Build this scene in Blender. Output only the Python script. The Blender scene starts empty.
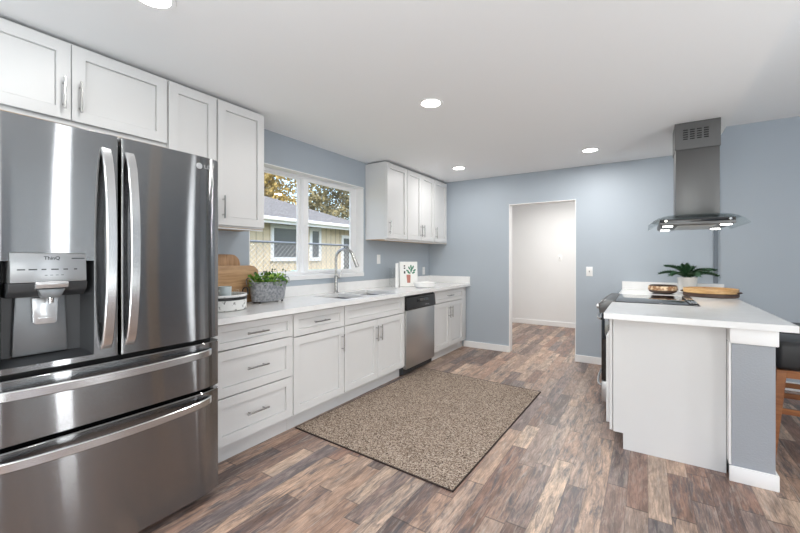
import bpy, bmesh, math, random
from mathutils import Vector, Matrix
R = math.radians
random.seed(7)
S = bpy.context.scene
COL = S.collection

# ------------------------------------------------------------------ camera, sky, light, exposure
cam_d = bpy.data.cameras.new('camera')
cam = bpy.data.objects.new('camera', cam_d); COL.objects.link(cam)
cam.location = (2.8313, 0.0, 1.2931)
cam.rotation_euler = (R(90), 0, R(33.0))
cam_d.sensor_width = 36.0
cam_d.lens = 378.16 / 800 * 36
cam_d.shift_y = -0.01008
cam_d.clip_start = 0.02
S.camera = cam

W = bpy.data.worlds.new('sky'); S.world = W; W.use_nodes = True
_n = W.node_tree.nodes; _n.clear()
_o = _n.new('ShaderNodeOutputWorld'); _b = _n.new('ShaderNodeBackground'); _s = _n.new('ShaderNodeTexSky')
_s.sky_type = 'NISHITA'; _s.sun_disc = False; _s.sun_elevation = R(48); _s.sun_rotation = R(150); _s.dust_density = 4.0
_b.inputs['Strength'].default_value = 0.6
W.node_tree.links.new(_s.outputs[0], _b.inputs[0]); W.node_tree.links.new(_b.outputs[0], _o.inputs[0])

def area(name, loc, rot, sx, sy, power, color=(1, 1, 1)):
    d = bpy.data.lights.new(name, 'AREA'); d.shape = 'RECTANGLE'; d.size = sx; d.size_y = sy
    d.energy = power; d.color = color
    o = bpy.data.objects.new(name, d); COL.objects.link(o); o.location = loc; o.rotation_euler = rot
    return o
# added area lights in the unseen half of the room, brightening it
area('rear_window_fill', (2.6, -2.52, 1.35), (R(90), 0, 0), 3.0, 1.7, 31, (0.92, 0.98, 1.02))  # added light at an unseen rear window, stands in for daylight
area('ceiling_fill', (2.5, -1.3, .45), (R(180), 0, 0), 1.6, 1.2, 88, (.90, .985, 1.02))  # added upward light near the floor, brightens the ceiling
area('ceiling_fill_dining', (5.0, 1.6, .45), (R(180), 0, 0), 1.4, 1.4, 36, (.92, .985, 1.0))  # second added upward light, on the dining side
area('dining_window_fill', (6.34, -0.55, 1.35), (R(90), 0, R(90)), 1.7, 1.7, 30, (0.95, 0.98, 1.0))  # added light at an invented dining window, stands in for daylight
area('streak_light', (6.34, 1.77, 1.32), (R(90), 0, R(90)), 0.23, 2.5, 24, (0.96, 0.98, 1.0))  # added light in an invented slit, reflected as the refrigerator's white streak
area('far_streak_light', (6.34, 4.36, 1.32), (R(90), 0, R(90)), 0.14, 2.5, 5, (0.96, 0.98, 1.0))  # added light for the streak near the refrigerator's right edge
_sun = bpy.data.lights.new('sun', 'SUN'); _sun.energy = 1.6; _sun.angle = R(12); _sun.color = (1, .93, .82)
sun = bpy.data.objects.new('sun', _sun); COL.objects.link(sun); sun.rotation_euler = (R(38), R(0), R(-8))

S.view_settings.view_transform = 'Standard'; S.view_settings.look = 'None'
S.view_settings.gamma = 1.0; S.view_settings.use_curve_mapping = False
S.view_settings.exposure = 0.0
S.cycles.use_denoising = True; S.cycles.denoising_input_passes = 'RGB_ALBEDO_NORMAL'; S.cycles.use_adaptive_sampling = False; S.cycles.denoising_prefilter = 'ACCURATE'
S.cycles.max_bounces = 10; S.cycles.diffuse_bounces = 5; S.cycles.glossy_bounces = 5
S.cycles.transparent_max_bounces = 16; S.cycles.caustics_reflective = False; S.cycles.caustics_refractive = False
S.cycles.sample_clamp_indirect = 6.0

# ------------------------------------------------------------------ materials
def new_mat(name):
    m = bpy.data.materials.new(name); m.use_nodes = True
    n = m.node_tree.nodes; p = n['Principled BSDF']
    return m, n, m.node_tree.links, p

def mat(name, color, rough=0.5, metal=0.0, nscale=30, namt=0.04, bump=0.0, bscale=200, spec=None, coat=0.0):
    m, n, L, p = new_mat(name)
    tc = n.new('ShaderNodeTexCoord'); no = n.new('ShaderNodeTexNoise')
    no.inputs['Scale'].default_value = nscale; no.inputs['Detail'].default_value = 4
    L.new(tc.outputs['Object'], no.inputs['Vector'])
    mr = n.new('ShaderNodeMapRange'); mr.inputs['To Min'].default_value = 1 - namt; mr.inputs['To Max'].default_value = 1 + namt
    L.new(no.outputs['Fac'], mr.inputs['Value'])
    mx = n.new('ShaderNodeVectorMath'); mx.operation = 'SCALE'; mx.inputs[0].default_value = color
    L.new(mr.outputs[0], mx.inputs['Scale']); L.new(mx.outputs[0], p.inputs['Base Color'])
    p.inputs['Roughness'].default_value = rough; p.inputs['Metallic'].default_value = metal
    if spec is not None: p.inputs['Specular IOR Level'].default_value = spec
    if coat: p.inputs['Coat Weight'].default_value = coat; p.inputs['Coat Roughness'].default_value = 0.08
    if bump:
        b2 = n.new('ShaderNodeTexNoise'); b2.inputs['Scale'].default_value = bscale; b2.inputs['Detail'].default_value = 2
        L.new(tc.outputs['Object'], b2.inputs['Vector'])
        bp = n.new('ShaderNodeBump'); bp.inputs['Strength'].default_value = bump; bp.inputs['Distance'].default_value = 0.004
        L.new(b2.outputs['Fac'], bp.inputs['Height']); L.new(bp.outputs[0], p.inputs['Normal'])
    return m

def brushed(name, color, rough, aniso=0.0, axis='y', streak=0.06):
    """brushed metal: fine lines along one axis in colour and roughness"""
    m, n, L, p = new_mat(name)
    tc = n.new('ShaderNodeTexCoord'); mp = n.new('ShaderNodeMapping')
    mp.inputs['Scale'].default_value = (3, 3, 400) if axis == 'y' else (400, 400, 3)
    no = n.new('ShaderNodeTexNoise'); no.inputs['Scale'].default_value = 1.0; no.inputs['Detail'].default_value = 3
    L.new(tc.outputs['Object'], mp.inputs[0]); L.new(mp.outputs[0], no.inputs['Vector'])
    mr = n.new('ShaderNodeMapRange'); mr.inputs['To Min'].default_value = 1 - streak; mr.inputs['To Max'].default_value = 1 + streak
    L.new(no.outputs['Fac'], mr.inputs['Value'])
    mx = n.new('ShaderNodeVectorMath'); mx.operation = 'SCALE'; mx.inputs[0].default_value = color
    L.new(mr.outputs[0], mx.inputs['Scale']); L.new(mx.outputs[0], p.inputs['Base Color'])
    p.inputs['Metallic'].default_value = 1.0; p.inputs['Roughness'].default_value = rough
    if aniso:
        p.inputs['Anisotropic'].default_value = aniso
        tg = n.new('ShaderNodeTangent'); tg.direction_type = 'RADIAL'; tg.axis = 'Z'
        L.new(tg.outputs[0], p.inputs['Tangent'])
        p.inputs['Anisotropic Rotation'].default_value = 0.25
    return m

def brushed_sheet(name, color, rough, amp):
    m, n, L, p = new_mat(name)
    g = n.new('ShaderNodeNewGeometry'); sc = n.new('ShaderNodeVectorMath'); sc.operation = 'SCALE'; sc.inputs['Scale'].default_value = 4000.0
    L.new(g.outputs['Position'], sc.inputs[0]); wn = n.new('ShaderNodeTexWhiteNoise'); wn.noise_dimensions = '3D'; L.new(sc.outputs[0], wn.inputs['Vector'])
    sp = n.new('ShaderNodeSeparateColor'); L.new(wn.outputs['Color'], sp.inputs[0])
    a = n.new('ShaderNodeMath'); a.operation = 'ADD'; L.new(sp.outputs[0], a.inputs[0]); L.new(sp.outputs[1], a.inputs[1])
    b = n.new('ShaderNodeMath'); b.operation = 'MULTIPLY_ADD'; b.inputs[1].default_value = amp; b.inputs[2].default_value = -amp; L.new(a.outputs[0], b.inputs[0])
    c = n.new('ShaderNodeCombineXYZ'); L.new(b.outputs[0], c.inputs[2])
    v = n.new('ShaderNodeVectorMath'); v.operation = 'ADD'; L.new(g.outputs['Normal'], v.inputs[0]); L.new(c.outputs[0], v.inputs[1])
    nn = n.new('ShaderNodeVectorMath'); nn.operation = 'NORMALIZE'; L.new(v.outputs[0], nn.inputs[0]); L.new(nn.outputs[0], p.inputs['Normal'])
    p.inputs['Base Color'].default_value = (*color, 1); p.inputs['Metallic'].default_value = 1; p.inputs['Roughness'].default_value = rough
    return m

def wood(name, light, dark, scale=(4, 40, 40), rough=0.45):
    m, n, L, p = new_mat(name)
    tc = n.new('ShaderNodeTexCoord'); mp = n.new('ShaderNodeMapping'); mp.inputs['Scale'].default_value = scale
    no = n.new('ShaderNodeTexNoise'); no.inputs['Scale'].default_value = 1; no.inputs['Detail'].default_value = 5; no.inputs['Distortion'].default_value = 0.6
    rp = n.new('ShaderNodeValToRGB'); rp.color_ramp.elements[0].position = 0.32; rp.color_ramp.elements[1].position = 0.68
    rp.color_ramp.elements[0].color = (*dark, 1); rp.color_ramp.elements[1].color = (*light, 1)
    L.new(tc.outputs['Object'], mp.inputs[0]); L.new(mp.outputs[0], no.inputs['Vector']); L.new(no.outputs['Fac'], rp.inputs[0])
    L.new(rp.outputs[0], p.inputs['Base Color']); p.inputs['Roughness'].default_value = rough
    return m

def emis(name, color, strength):
    m, n, L, p = new_mat(name)
    p.inputs['Base Color'].default_value = (.9, .9, .9, 1)
    p.inputs['Emission Color'].default_value = (*color, 1); p.inputs['Emission Strength'].default_value = strength
    return m

def glass(name, tint=(1, 1, 1), refl=0.08, rough=0.0):
    m = bpy.data.materials.new(name); m.use_nodes = True
    n = m.node_tree.nodes; L = m.node_tree.links; n.clear()
    out = n.new('ShaderNodeOutputMaterial'); tr = n.new('ShaderNodeBsdfTransparent'); gl = n.new('ShaderNodeBsdfGlossy')
    tr.inputs[0].default_value = (*tint, 1); gl.inputs['Roughness'].default_value = rough
    lw = n.new('ShaderNodeLayerWeight'); lw.inputs[0].default_value = .5
    pw = n.new('ShaderNodeMath'); pw.operation = 'POWER'; pw.inputs[1].default_value = 4.0; L.new(lw.outputs['Facing'], pw.inputs[0])
    fr = n.new('ShaderNodeMath'); fr.operation = 'MULTIPLY_ADD'; fr.inputs[1].default_value = .6; fr.inputs[2].default_value = refl * .5; L.new(pw.outputs[0], fr.inputs[0])
    mx = n.new('ShaderNodeMixShader')
    L.new(fr.outputs[0], mx.inputs[0]); L.new(tr.outputs[0], mx.inputs[1]); L.new(gl.outputs[0], mx.inputs[2]); L.new(mx.outputs[0], out.inputs[0])
    return m

def floor_mat():
    m, n, L, p = new_mat('plank_floor')
    def math_(op, a, b=None, v=None):
        k = n.new('ShaderNodeMath'); k.operation = op
        L.new(a, k.inputs[0])
        if b is not None: L.new(b, k.inputs[1])
        elif v is not None: k.inputs[1].default_value = v
        return k.outputs[0]
    tc = n.new('ShaderNodeTexCoord'); sp = n.new('ShaderNodeSeparateXYZ'); L.new(tc.outputs['Object'], sp.inputs[0])
    wd, ln = 0.098, 1.45
    xs = math_('DIVIDE', sp.outputs['X'], v=wd); row = math_('FLOOR', xs); fx = math_('FRACT', xs)
    wn = n.new('ShaderNodeTexWhiteNoise'); wn.noise_dimensions = '1D'; L.new(row, wn.inputs['W'])
    off = math_('MULTIPLY', wn.outputs['Value'], v=9.3)
    ys = math_('ADD', math_('DIVIDE', sp.outputs['Y'], v=ln), off); idx = math_('FLOOR', ys); fy = math_('FRACT', ys)
    # some boards are cut in two
    cb = n.new('ShaderNodeCombineXYZ'); L.new(row, cb.inputs[0]); L.new(idx, cb.inputs[1])
    w2 = n.new('ShaderNodeTexWhiteNoise'); w2.noise_dimensions = '2D'; L.new(cb.outputs[0], w2.inputs['Vector'])
    cut = math_('MULTIPLY_ADD', w2.outputs['Value'], v=0.5); n[cut.node.name].inputs[2].default_value = 0.3
    half = math_('GREATER_THAN', fy, cut)
    cb2 = n.new('ShaderNodeCombineXYZ'); L.new(row, cb2.inputs[0]); L.new(idx, cb2.inputs[1]); L.new(half, cb2.inputs[2])
    w3 = n.new('ShaderNodeTexWhiteNoise'); w3.noise_dimensions = '3D'; L.new(cb2.outputs[0], w3.inputs['Vector'])
    rp = n.new('ShaderNodeValToRGB'); e = rp.color_ramp.elements
    stops = [(0.0, (.10, .073, .066)), (.16, (.245, .140, .100)), (.32, (.135, .118, .120)), (.48, (.30, .190, .138)),
             (.64, (.40, .275, .20)), (.78, (.235, .170, .142)), (.9, (.52, .38, .28)), (1.0, (.17, .108, .086))]
    e[0].position, e[0].color = stops[0][0], (*stops[0][1], 1); e[1].position, e[1].color = stops[-1][0], (*stops[-1][1], 1)
    for a, c in stops[1:-1]:
        q = e.new(a); q.color = (*c, 1)
    L.new(w3.outputs['Value'], rp.inputs[0])
    # cloudy figure, shifted per board
    sh = n.new('ShaderNodeVectorMath'); sh.operation = 'SCALE'; sh.inputs['Scale'].default_value = 37.0; L.new(w3.outputs['Color'], sh.inputs[0])
    ad = n.new('ShaderNodeVectorMath'); ad.operation = 'ADD'; L.new(tc.outputs['Object'], ad.inputs[0]); L.new(sh.outputs[0], ad.inputs[1])
    def noise(scale, detail, dist=0.0, rough=.6):
        mp = n.new('ShaderNodeMapping'); mp.inputs['Scale'].default_value = scale; L.new(ad.outputs[0], mp.inputs[0])
        no = n.new('ShaderNodeTexNoise'); no.inputs['Scale'].default_value = 1; no.inputs['Detail'].default_value = detail
        no.inputs['Distortion'].default_value = dist; no.inputs['Roughness'].default_value = rough; L.new(mp.outputs[0], no.inputs['Vector'])
        return no.outputs['Fac']
    def rng(v, a, b, c, d):
        mr = n.new('ShaderNodeMapRange'); L.new(v, mr.inputs[0])
        for i, q in zip((1, 2, 3, 4), (a, b, c, d)): mr.inputs[i].default_value = q
        return mr.outputs[0]
    cloud = rng(noise((20, 4.5, 10), 8, .8, .66), .32, .68, .58, 1.5)
    grain = rng(noise((170, 14, 10), 4), .3, .7, .68, 1.32)
    tot = math_('MULTIPLY', cloud, grain)
    sc = n.new('ShaderNodeVectorMath'); sc.operation = 'SCALE'; L.new(rp.outputs[0], sc.inputs[0]); L.new(math_('MULTIPLY', tot, v=1.1), sc.inputs['Scale'])
    stain0 = rng(noise((30, 4.2, 10), 9, .7, .72), .47, .62, 0, .85)
    s3c = n.new('ShaderNodeSeparateColor'); L.new(w3.outputs['Color'], s3c.inputs[0])
    stain = math_('MULTIPLY', stain0, rng(s3c.outputs[1], .15, .5, .2, 1.0))
    mx = n.new('ShaderNodeMix'); mx.data_type = 'RGBA'; L.new(stain, mx.inputs[0]); L.new(sc.outputs[0], mx.inputs[6]); mx.inputs[7].default_value = (.072, .072, .084, 1)
    pale = rng(noise((42, 5, 10), 9, .8, .72), .52, .68, 0, .6)
    mx2 = n.new('ShaderNodeMix'); mx2.data_type = 'RGBA'; L.new(pale, mx2.inputs[0]); L.new(mx.outputs[2], mx2.inputs[6]); mx2.inputs[7].default_value = (.47, .40, .345, 1)
    # seams
    ex = math_('MINIMUM', fx, math_('SUBTRACT', math_('MULTIPLY', fx, v=0.0), fx))
    s1 = math_('LESS_THAN', fx, v=0.022)
    d2 = math_('ABSOLUTE', math_('SUBTRACT', fy, cut)); s2 = math_('LESS_THAN', d2, v=0.003); s3 = math_('LESS_THAN', fy, v=0.004)
    seam = math_('MULTIPLY', math_('MAXIMUM', s1, math_('MAXIMUM', s2, s3)), v=0.55)
    mx3 = n.new('ShaderNodeMix'); mx3.data_type = 'RGBA'; L.new(seam, mx3.inputs[0]); L.new(mx2.outputs[2], mx3.inputs[6]); mx3.inputs[7].default_value = (.03, .025, .023, 1)
    L.new(mx3.outputs[2], p.inputs['Base Color'])
    p.inputs['Roughness'].default_value = 0.42
    bp = n.new('ShaderNodeBump'); bp.inputs['Strength'].default_value = 0.15; bp.inputs['Distance'].default_value = .002
    L.new(tot, bp.inputs['Height']); L.new(bp.outputs[0], p.inputs['Normal'])
    return m

def rug_mat():
    m, n, L, p = new_mat('rug_pile')
    tc = n.new('ShaderNodeTexCoord'); vo = n.new('ShaderNodeTexVoronoi'); vo.inputs['Scale'].default_value = 175
    L.new(tc.outputs['Object'], vo.inputs['Vector'])
    rp = n.new('ShaderNodeValToRGB'); rp.color_ramp.interpolation = 'CONSTANT'; e = rp.color_ramp.elements
    e[0].position, e[0].color = 0, (.095, .066, .05, 1); e[1].position, e[1].color = .24, (.235, .175, .135, 1)
    for a, c in ((.48, (.335, .265, .21)), (.72, (.43, .35, .285)), (.92, (.52, .45, .375))):
        q = e.new(a); q.color = (*c, 1)
    sp = n.new('ShaderNodeSeparateColor'); L.new(vo.outputs['Color'], sp.inputs[0]); L.new(sp.outputs[0], rp.inputs[0])
    no = n.new('ShaderNodeTexNoise'); no.inputs['Scale'].default_value = 5; L.new(tc.outputs['Object'], no.inputs['Vector'])
    mr = n.new('ShaderNodeMapRange'); mr.inputs[3].default_value = .85; mr.inputs[4].default_value = 1.15; L.new(no.outputs[0], mr.inputs[0])
    sc = n.new('ShaderNodeVectorMath'); sc.operation = 'SCALE'; L.new(rp.outputs[0], sc.inputs[0]); L.new(mr.outputs[0], sc.inputs['Scale'])
    L.new(sc.outputs[0], p.inputs['Base Color']); p.inputs['Roughness'].default_value = .95; p.inputs['Specular IOR Level'].default_value = .1
    bp = n.new('ShaderNodeBump'); bp.inputs['Strength'].default_value = .5; bp.inputs['Distance'].default_value = .004
    L.new(vo.outputs['Distance'], bp.inputs['Height']); L.new(bp.outputs[0], p.inputs['Normal'])
    return m

def speckle(name, base, spot, scale, lo, hi, rough=.6, metal=0):
    m, n, L, p = new_mat(name)
    tc = n.new('ShaderNodeTexCoord'); no = n.new('ShaderNodeTexNoise'); no.inputs['Scale'].default_value = scale; no.inputs['Detail'].default_value = 4
    L.new(tc.outputs['Object'], no.inputs['Vector'])
    rp = n.new('ShaderNodeValToRGB'); rp.color_ramp.elements[0].position = lo; rp.color_ramp.elements[1].position = hi
    rp.color_ramp.elements[0].color = (*spot, 1); rp.color_ramp.elements[1].color = (*base, 1)
    L.new(no.outputs[0], rp.inputs[0]); L.new(rp.outputs[0], p.inputs['Base Color'])
    p.inputs['Roughness'].default_value = rough; p.inputs['Metallic'].default_value = metal
    return m

def shingle_mat():
    m, n, L, p = new_mat('roof_shingles')
    tc = n.new('ShaderNodeTexCoord'); mp = n.new('ShaderNodeMapping'); mp.inputs['Rotation'].default_value = (0, 0, R(90))
    br = n.new('ShaderNodeTexBrick'); br.inputs['Scale'].default_value = 4
    br.inputs['Color1'].default_value = (.13, .13, .132, 1); br.inputs['Color2'].default_value = (.20, .20, .203, 1); br.inputs['Mortar'].default_value = (.08, .08, .083, 1)
    br.inputs['Mortar Size'].default_value = .02
    L.new(tc.outputs['Object'], mp.inputs[0]); L.new(mp.outputs[0], br.inputs['Vector']); L.new(br.outputs[0], p.inputs['Base Color'])
    p.inputs['Roughness'].default_value = .9
    return m

M = dict(
    wall=mat('blue_grey_paint', (.412, .464, .518), .55, nscale=3, namt=.02, bump=.12, bscale=160),
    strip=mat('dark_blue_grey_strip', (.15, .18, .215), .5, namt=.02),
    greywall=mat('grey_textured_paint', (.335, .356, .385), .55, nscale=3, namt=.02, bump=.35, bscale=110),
    wallwhite=mat('white_wall_paint', (.80, .80, .795), .6, nscale=3, namt=.015, bump=.08, bscale=160),
    ceil=mat('ceiling_paint', (.87, .875, .88), .8, nscale=2, namt=.01, bump=.1, bscale=120),
    trim=mat('white_trim_paint', (.86, .86, .855), .35, namt=.01),
    cab=mat('white_cabinet_paint', (.70, .70, .695), .4, nscale=8, namt=.012),
    cabin=mat('cabinet_interior', (.70, .66, .60), .6),
    birch=wood('birch_plywood', (.62, .43, .25), (.50, .33, .18), (30, 4, 30)),
    quartz=speckle('white_quartz', (.83, .83, .825), (.80, .80, .795), 14, .35, .6, .16),
    steel=brushed_sheet('brushed_steel', (.30, .303, .307), .05, .27),
    steel_l=brushed('light_brushed_steel', (.58, .58, .575), .36, 0, 'y', .04),
    steel_s=brushed('sink_steel', (.20, .20, .20), .36, 0, 'y', .04),
    steel_h=brushed('handle_steel', (.62, .625, .63), .24, 0, 'z', .03),
    steel_d=brushed('hood_steel', (.17, .17, .168), .42, 0, 'z', .05),
    nickel=mat('brushed_nickel', (.46, .46, .45), .25, 1.0, 80, .05),
    chrome=mat('chrome', (.8, .8, .8), .08, 1.0, 20, .02),
    dkgrey=mat('dark_grey_plastic', (.035, .037, .04), .4),
    midgrey=mat('dispenser_grey', (.20, .21, .22), .35, .6),
    panelgrey=mat('dispenser_panel_grey', (.36, .37, .38), .3, .7),
    silver=mat('silver_plastic', (.62, .63, .64), .25, .7),
    black=mat('black_plastic', (.012, .012, .013), .35),
    blackgl=mat('black_glass', (.008, .008, .009), .05, coat=.5),
    floor=floor_mat(), rug=rug_mat(), rugedge=mat('rug_binding', (.035, .022, .018), .9),
    vinyl=mat('white_vinyl', (.86, .865, .87), .35, namt=.01),
    pane=glass('window_glass', (.97, .985, .98), .08),
    cglass=glass('canopy_glass', (.92, .95, .945), .06), clear=glass('clear_glass', (.985, .99, .99), .03),
    lamp=emis('lamp_lens', (1, .98, .94), 14), hoodlamp=emis('hood_lamp_lens', (1, .97, .92), 12),
    board=wood('chopping_board_wood', (.52, .325, .17), (.33, .185, .085), (30, 5, 60)),
    board2=wood('tall_board_wood', (.47, .28, .145), (.30, .16, .07), (30, 60, 5)),
    galv=speckle('galvanised_metal', (.42, .43, .45), (.22, .23, .25), 55, .38, .62, .5, .5),
    weather=speckle('weathered_white_paint', (.78, .78, .76), (.10, .09, .085), 38, .33, .42, .6),
    bluecup=mat('pale_blue_glaze', (.62, .70, .72), .3),
    leaf=mat('leaf_green', (.11, .27, .035), .5, nscale=60, namt=.45), leaf2=mat('pale_leaf', (.30, .46, .08), .5, nscale=60, namt=.4),
    palm=mat('dark_palm_green', (.028, .085, .035), .45, nscale=40, namt=.35),
    soil=mat('soil', (.05, .035, .025), .9),
    ceramic=mat('white_ceramic', (.82, .82, .81), .25, namt=.01),
    dkwood=wood('dark_walnut', (.085, .045, .03), (.04, .022, .016), (8, 8, 60)),
    gold=wood('golden_wood', (.72, .47, .22), (.50, .28, .11), (10, 10, 50), .35),
    inlay=speckle('bowl_inlay', (.78, .62, .42), (.32, .16, .07), 26, .42, .58, .3),
    leather=mat('black_leather', (.016, .016, .017), .42, bump=.25, bscale=90),
    stoolwood=wood('warm_brown_wood', (.33, .13, .045), (.22, .075, .025), (8, 8, 40), .4),
    paper=mat('book_pages', (.82, .80, .76), .8), cover=mat('white_book_cover', (.85, .85, .83), .35),
    red=mat('terracotta_print', (.50, .20, .16), .5), pgreen=mat('green_print', (.07, .24, .15), .5), ink=mat('ink_print', (.03, .03, .035), .5),
    plate=mat('switch_plate', (.86, .86, .85), .35), slot=mat('outlet_slot', (.25, .25, .25), .5),
    siding=mat('tan_siding', (.72, .61, .43), .8, nscale=4, namt=.06), batten=mat('siding_groove', (.52, .44, .31), .8),
    shingle=shingle_mat(), housewin=mat('house_window_glass', (.10, .11, .11), .12, spec=.6), grass=mat('yard_grass', (.16, .17, .09), .9, nscale=6, namt=.4),
    fence=mat('galvanised_wire', (.36, .37, .38), .45, .7), bark=mat('bark', (.08, .06, .045), .9, nscale=12, namt=.3),
    tleaf=mat('autumn_leaf', (.36, .27, .085), .7, nscale=1.2, namt=.5), tleaf2=mat('olive_leaf', (.20, .18, .09), .7, nscale=1.2, namt=.5),
    teal=mat('teal_tarp', (.25, .45, .42), .6),
    tanpanel=mat('tan_streak_paint', (.78, .62, .48), .5),  # colour of the invented panel behind the refrigerator's tan streak
)

# ------------------------------------------------------------------ mesh helpers
def BM(): return bmesh.new()
def join(bm, t, mtx=None):
    if mtx is not None: bmesh.ops.transform(t, matrix=mtx, verts=t.verts)
    me = bpy.data.meshes.new('tmp'); t.to_mesh(me); t.free(); bm.from_mesh(me); bpy.data.meshes.remove(me)
    return bm
def box(bm, x0, x1, y0, y1, z0, z1, bev=0.0, seg=2, mtx=None):
    t = bmesh.new(); bmesh.ops.create_cube(t, size=1)
    for v in t.verts:
        v.co = Vector(((x0 + x1) / 2 + v.co.x * (x1 - x0), (y0 + y1) / 2 + v.co.y * (y1 - y0), (z0 + z1) / 2 + v.co.z * (z1 - z0)))
    if bev: bmesh.ops.bevel(t, geom=list(t.edges), offset=bev, segments=seg, profile=.5, affect='EDGES')
    return join(bm, t, mtx)
def tube(bm, pts, r, seg=10, caps=True):
    pts = [Vector(p) for p in pts]; n = len(pts); rs = r if isinstance(r, (list, tuple)) else [r] * n
    t = bmesh.new(); rings = []; up = None
    for i, p in enumerate(pts):
        d = (pts[min(i + 1, n - 1)] - pts[max(i - 1, 0)]).normalized()
        if up is None:
            up = Vector((0, 0, 1)) if abs(d.z) < .9 else Vector((1, 0, 0))
        s = d.cross(up).normalized(); up = s.cross(d).normalized()
        rings.append([t.verts.new(p + (s * math.cos(a) + up * math.sin(a)) * rs[i]) for a in [2 * math.pi * k / seg for k in range(seg)]])
    for a, b in zip(rings, rings[1:]):
        for k in range(seg): t.faces.new((a[k], a[(k + 1) % seg], b[(k + 1) % seg], b[k]))
    if caps: t.faces.new(rings[0][::-1]); t.faces.new(rings[-1])
    bmesh.ops.recalc_face_normals(t, faces=t.faces)
    return join(bm, t)
def sweep_rect(bm, pts, w_dir, half_w, th):
    """flat bar along pts: width along w_dir, thickness perpendicular"""
    t = bmesh.new(); pts = [Vector(p) for p in pts]; w = Vector(w_dir).normalized(); rings = []
    for i, p in enumerate(pts):
        d = (pts[min(i + 1, len(pts) - 1)] - pts[max(i - 1, 0)]).normalized(); q = d.cross(w).normalized()
        c = min(half_w, th / 2) * .45
        prof = [(-half_w + c, -th / 2), (half_w - c, -th / 2), (half_w, -th / 2 + c), (half_w, th / 2 - c), (half_w - c, th / 2), (-half_w + c, th / 2), (-half_w, th / 2 - c), (-half_w, -th / 2 + c)]
        rings.append([t.verts.new(p + w * a + q * b) for a, b in prof])
    for a, b in zip(rings, rings[1:]):
        for k in range(8): t.faces.new((a[k], a[(k + 1) % 8], b[(k + 1) % 8], b[k]))
    t.faces.new(rings[0][::-1]); t.faces.new(rings[-1]); bmesh.ops.recalc_face_normals(t, faces=t.faces)
    return join(bm, t)
def lathe(bm, prof, c=(0, 0, 0), seg=32, sx=1, sy=1, rot=0, mtx=None):
    """prof: list of (r,z); r=0 ends are poles; open ends stay open"""
    t = bmesh.new(); rings = []
    for r, z in prof:
        if r < 1e-6: rings.append([t.verts.new((0, 0, z))])
        else: rings.append([t.verts.new((r * sx * math.cos(2 * math.pi * k / seg), r * sy * math.sin(2 * math.pi * k / seg), z)) for k in range(seg)])
    for a, b in zip(rings, rings[1:]):
        for k in range(seg):
            k2 = (k + 1) % seg
            if len(a) == 1 and len(b) == 1: continue
            if len(a) == 1: t.faces.new((a[0], b[k2], b[k]))
            elif len(b) == 1: t.faces.new((a[k], a[k2], b[0]))
            else: t.faces.new((a[k], a[k2], b[k2], b[k]))
    bmesh.ops.recalc_face_normals(t, faces=t.faces)
    mx = Matrix.Translation(c) @ Matrix.Rotation(rot, 4, 'Z')
    return join(bm, t, mx if mtx is None else mtx @ mx)
def prism(bm, poly, a0, a1, axis='x', bev=0.0, mtx=None):
    """poly in the two other axes (x->(y,z), y->(x,z), z->(x,y)), extruded a0..a1"""
    t = bmesh.new()
    f = {'x': lambda a, p: (a, p[0], p[1]), 'y': lambda a, p: (p[0], a, p[1]), 'z': lambda a, p: (p[0], p[1], a)}[axis]
    A = [t.verts.new(f(a0, p)) for p in poly]; B = [t.verts.new(f(a1, p)) for p in poly]; n = len(poly)
    t.faces.new(A); t.faces.new(B[::-1])
    for k in range(n): t.faces.new((A[k], B[k], B[(k + 1) % n], A[(k + 1) % n]))
    bmesh.ops.recalc_face_normals(t, faces=t.faces)
    if bev: bmesh.ops.bevel(t, geom=list(t.edges), offset=bev, segments=2, profile=.5, affect='EDGES')
    return join(bm, t, mtx)
def gridslab(bm, us, vs, holes, c0, c1, f):
    """slab in (u,v) with rectangular holes, thickness c0..c1; f(u,v,c)->xyz"""
    us = sorted(set(us + [h[i] for h in holes for i in (0, 1)])); vs = sorted(set(vs + [h[i] for h in holes for i in (2, 3)]))
    us = [u for i, u in enumerate(us)]; t = bmesh.new(); V = {}
    def vert(i, j, c):
        if (i, j, c) not in V: V[(i, j, c)] = t.verts.new(f(us[i], vs[j], c0 if c == 0 else c1))
        return V[(i, j, c)]
    nu, nv = len(us) - 1, len(vs) - 1
    def solid(i, j):
        if i < 0 or j < 0 or i >= nu or j >= nv: return False
        a, b = (us[i] + us[i + 1]) / 2, (vs[j] + vs[j + 1]) / 2
        return not any(h[0] < a < h[1] and h[2] < b < h[3] for h in holes)
    for i in range(nu):
        for j in range(nv):
            if not solid(i, j): continue
            for c in (0, 1): t.faces.new([vert(*q, c) for q in ((i, j), (i + 1, j), (i + 1, j + 1), (i, j + 1))])
            for di, dj, e in ((-1, 0, ((i, j), (i, j + 1))), (1, 0, ((i + 1, j), (i + 1, j + 1))), (0, -1, ((i, j), (i + 1, j))), (0, 1, ((i, j + 1), (i + 1, j + 1)))):
                if not solid(i + di, j + dj): t.faces.new([vert(*e[0], 0), vert(*e[1], 0), vert(*e[1], 1), vert(*e[0], 1)])
    bmesh.ops.recalc_face_normals(t, faces=t.faces)
    return join(bm, t)

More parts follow.
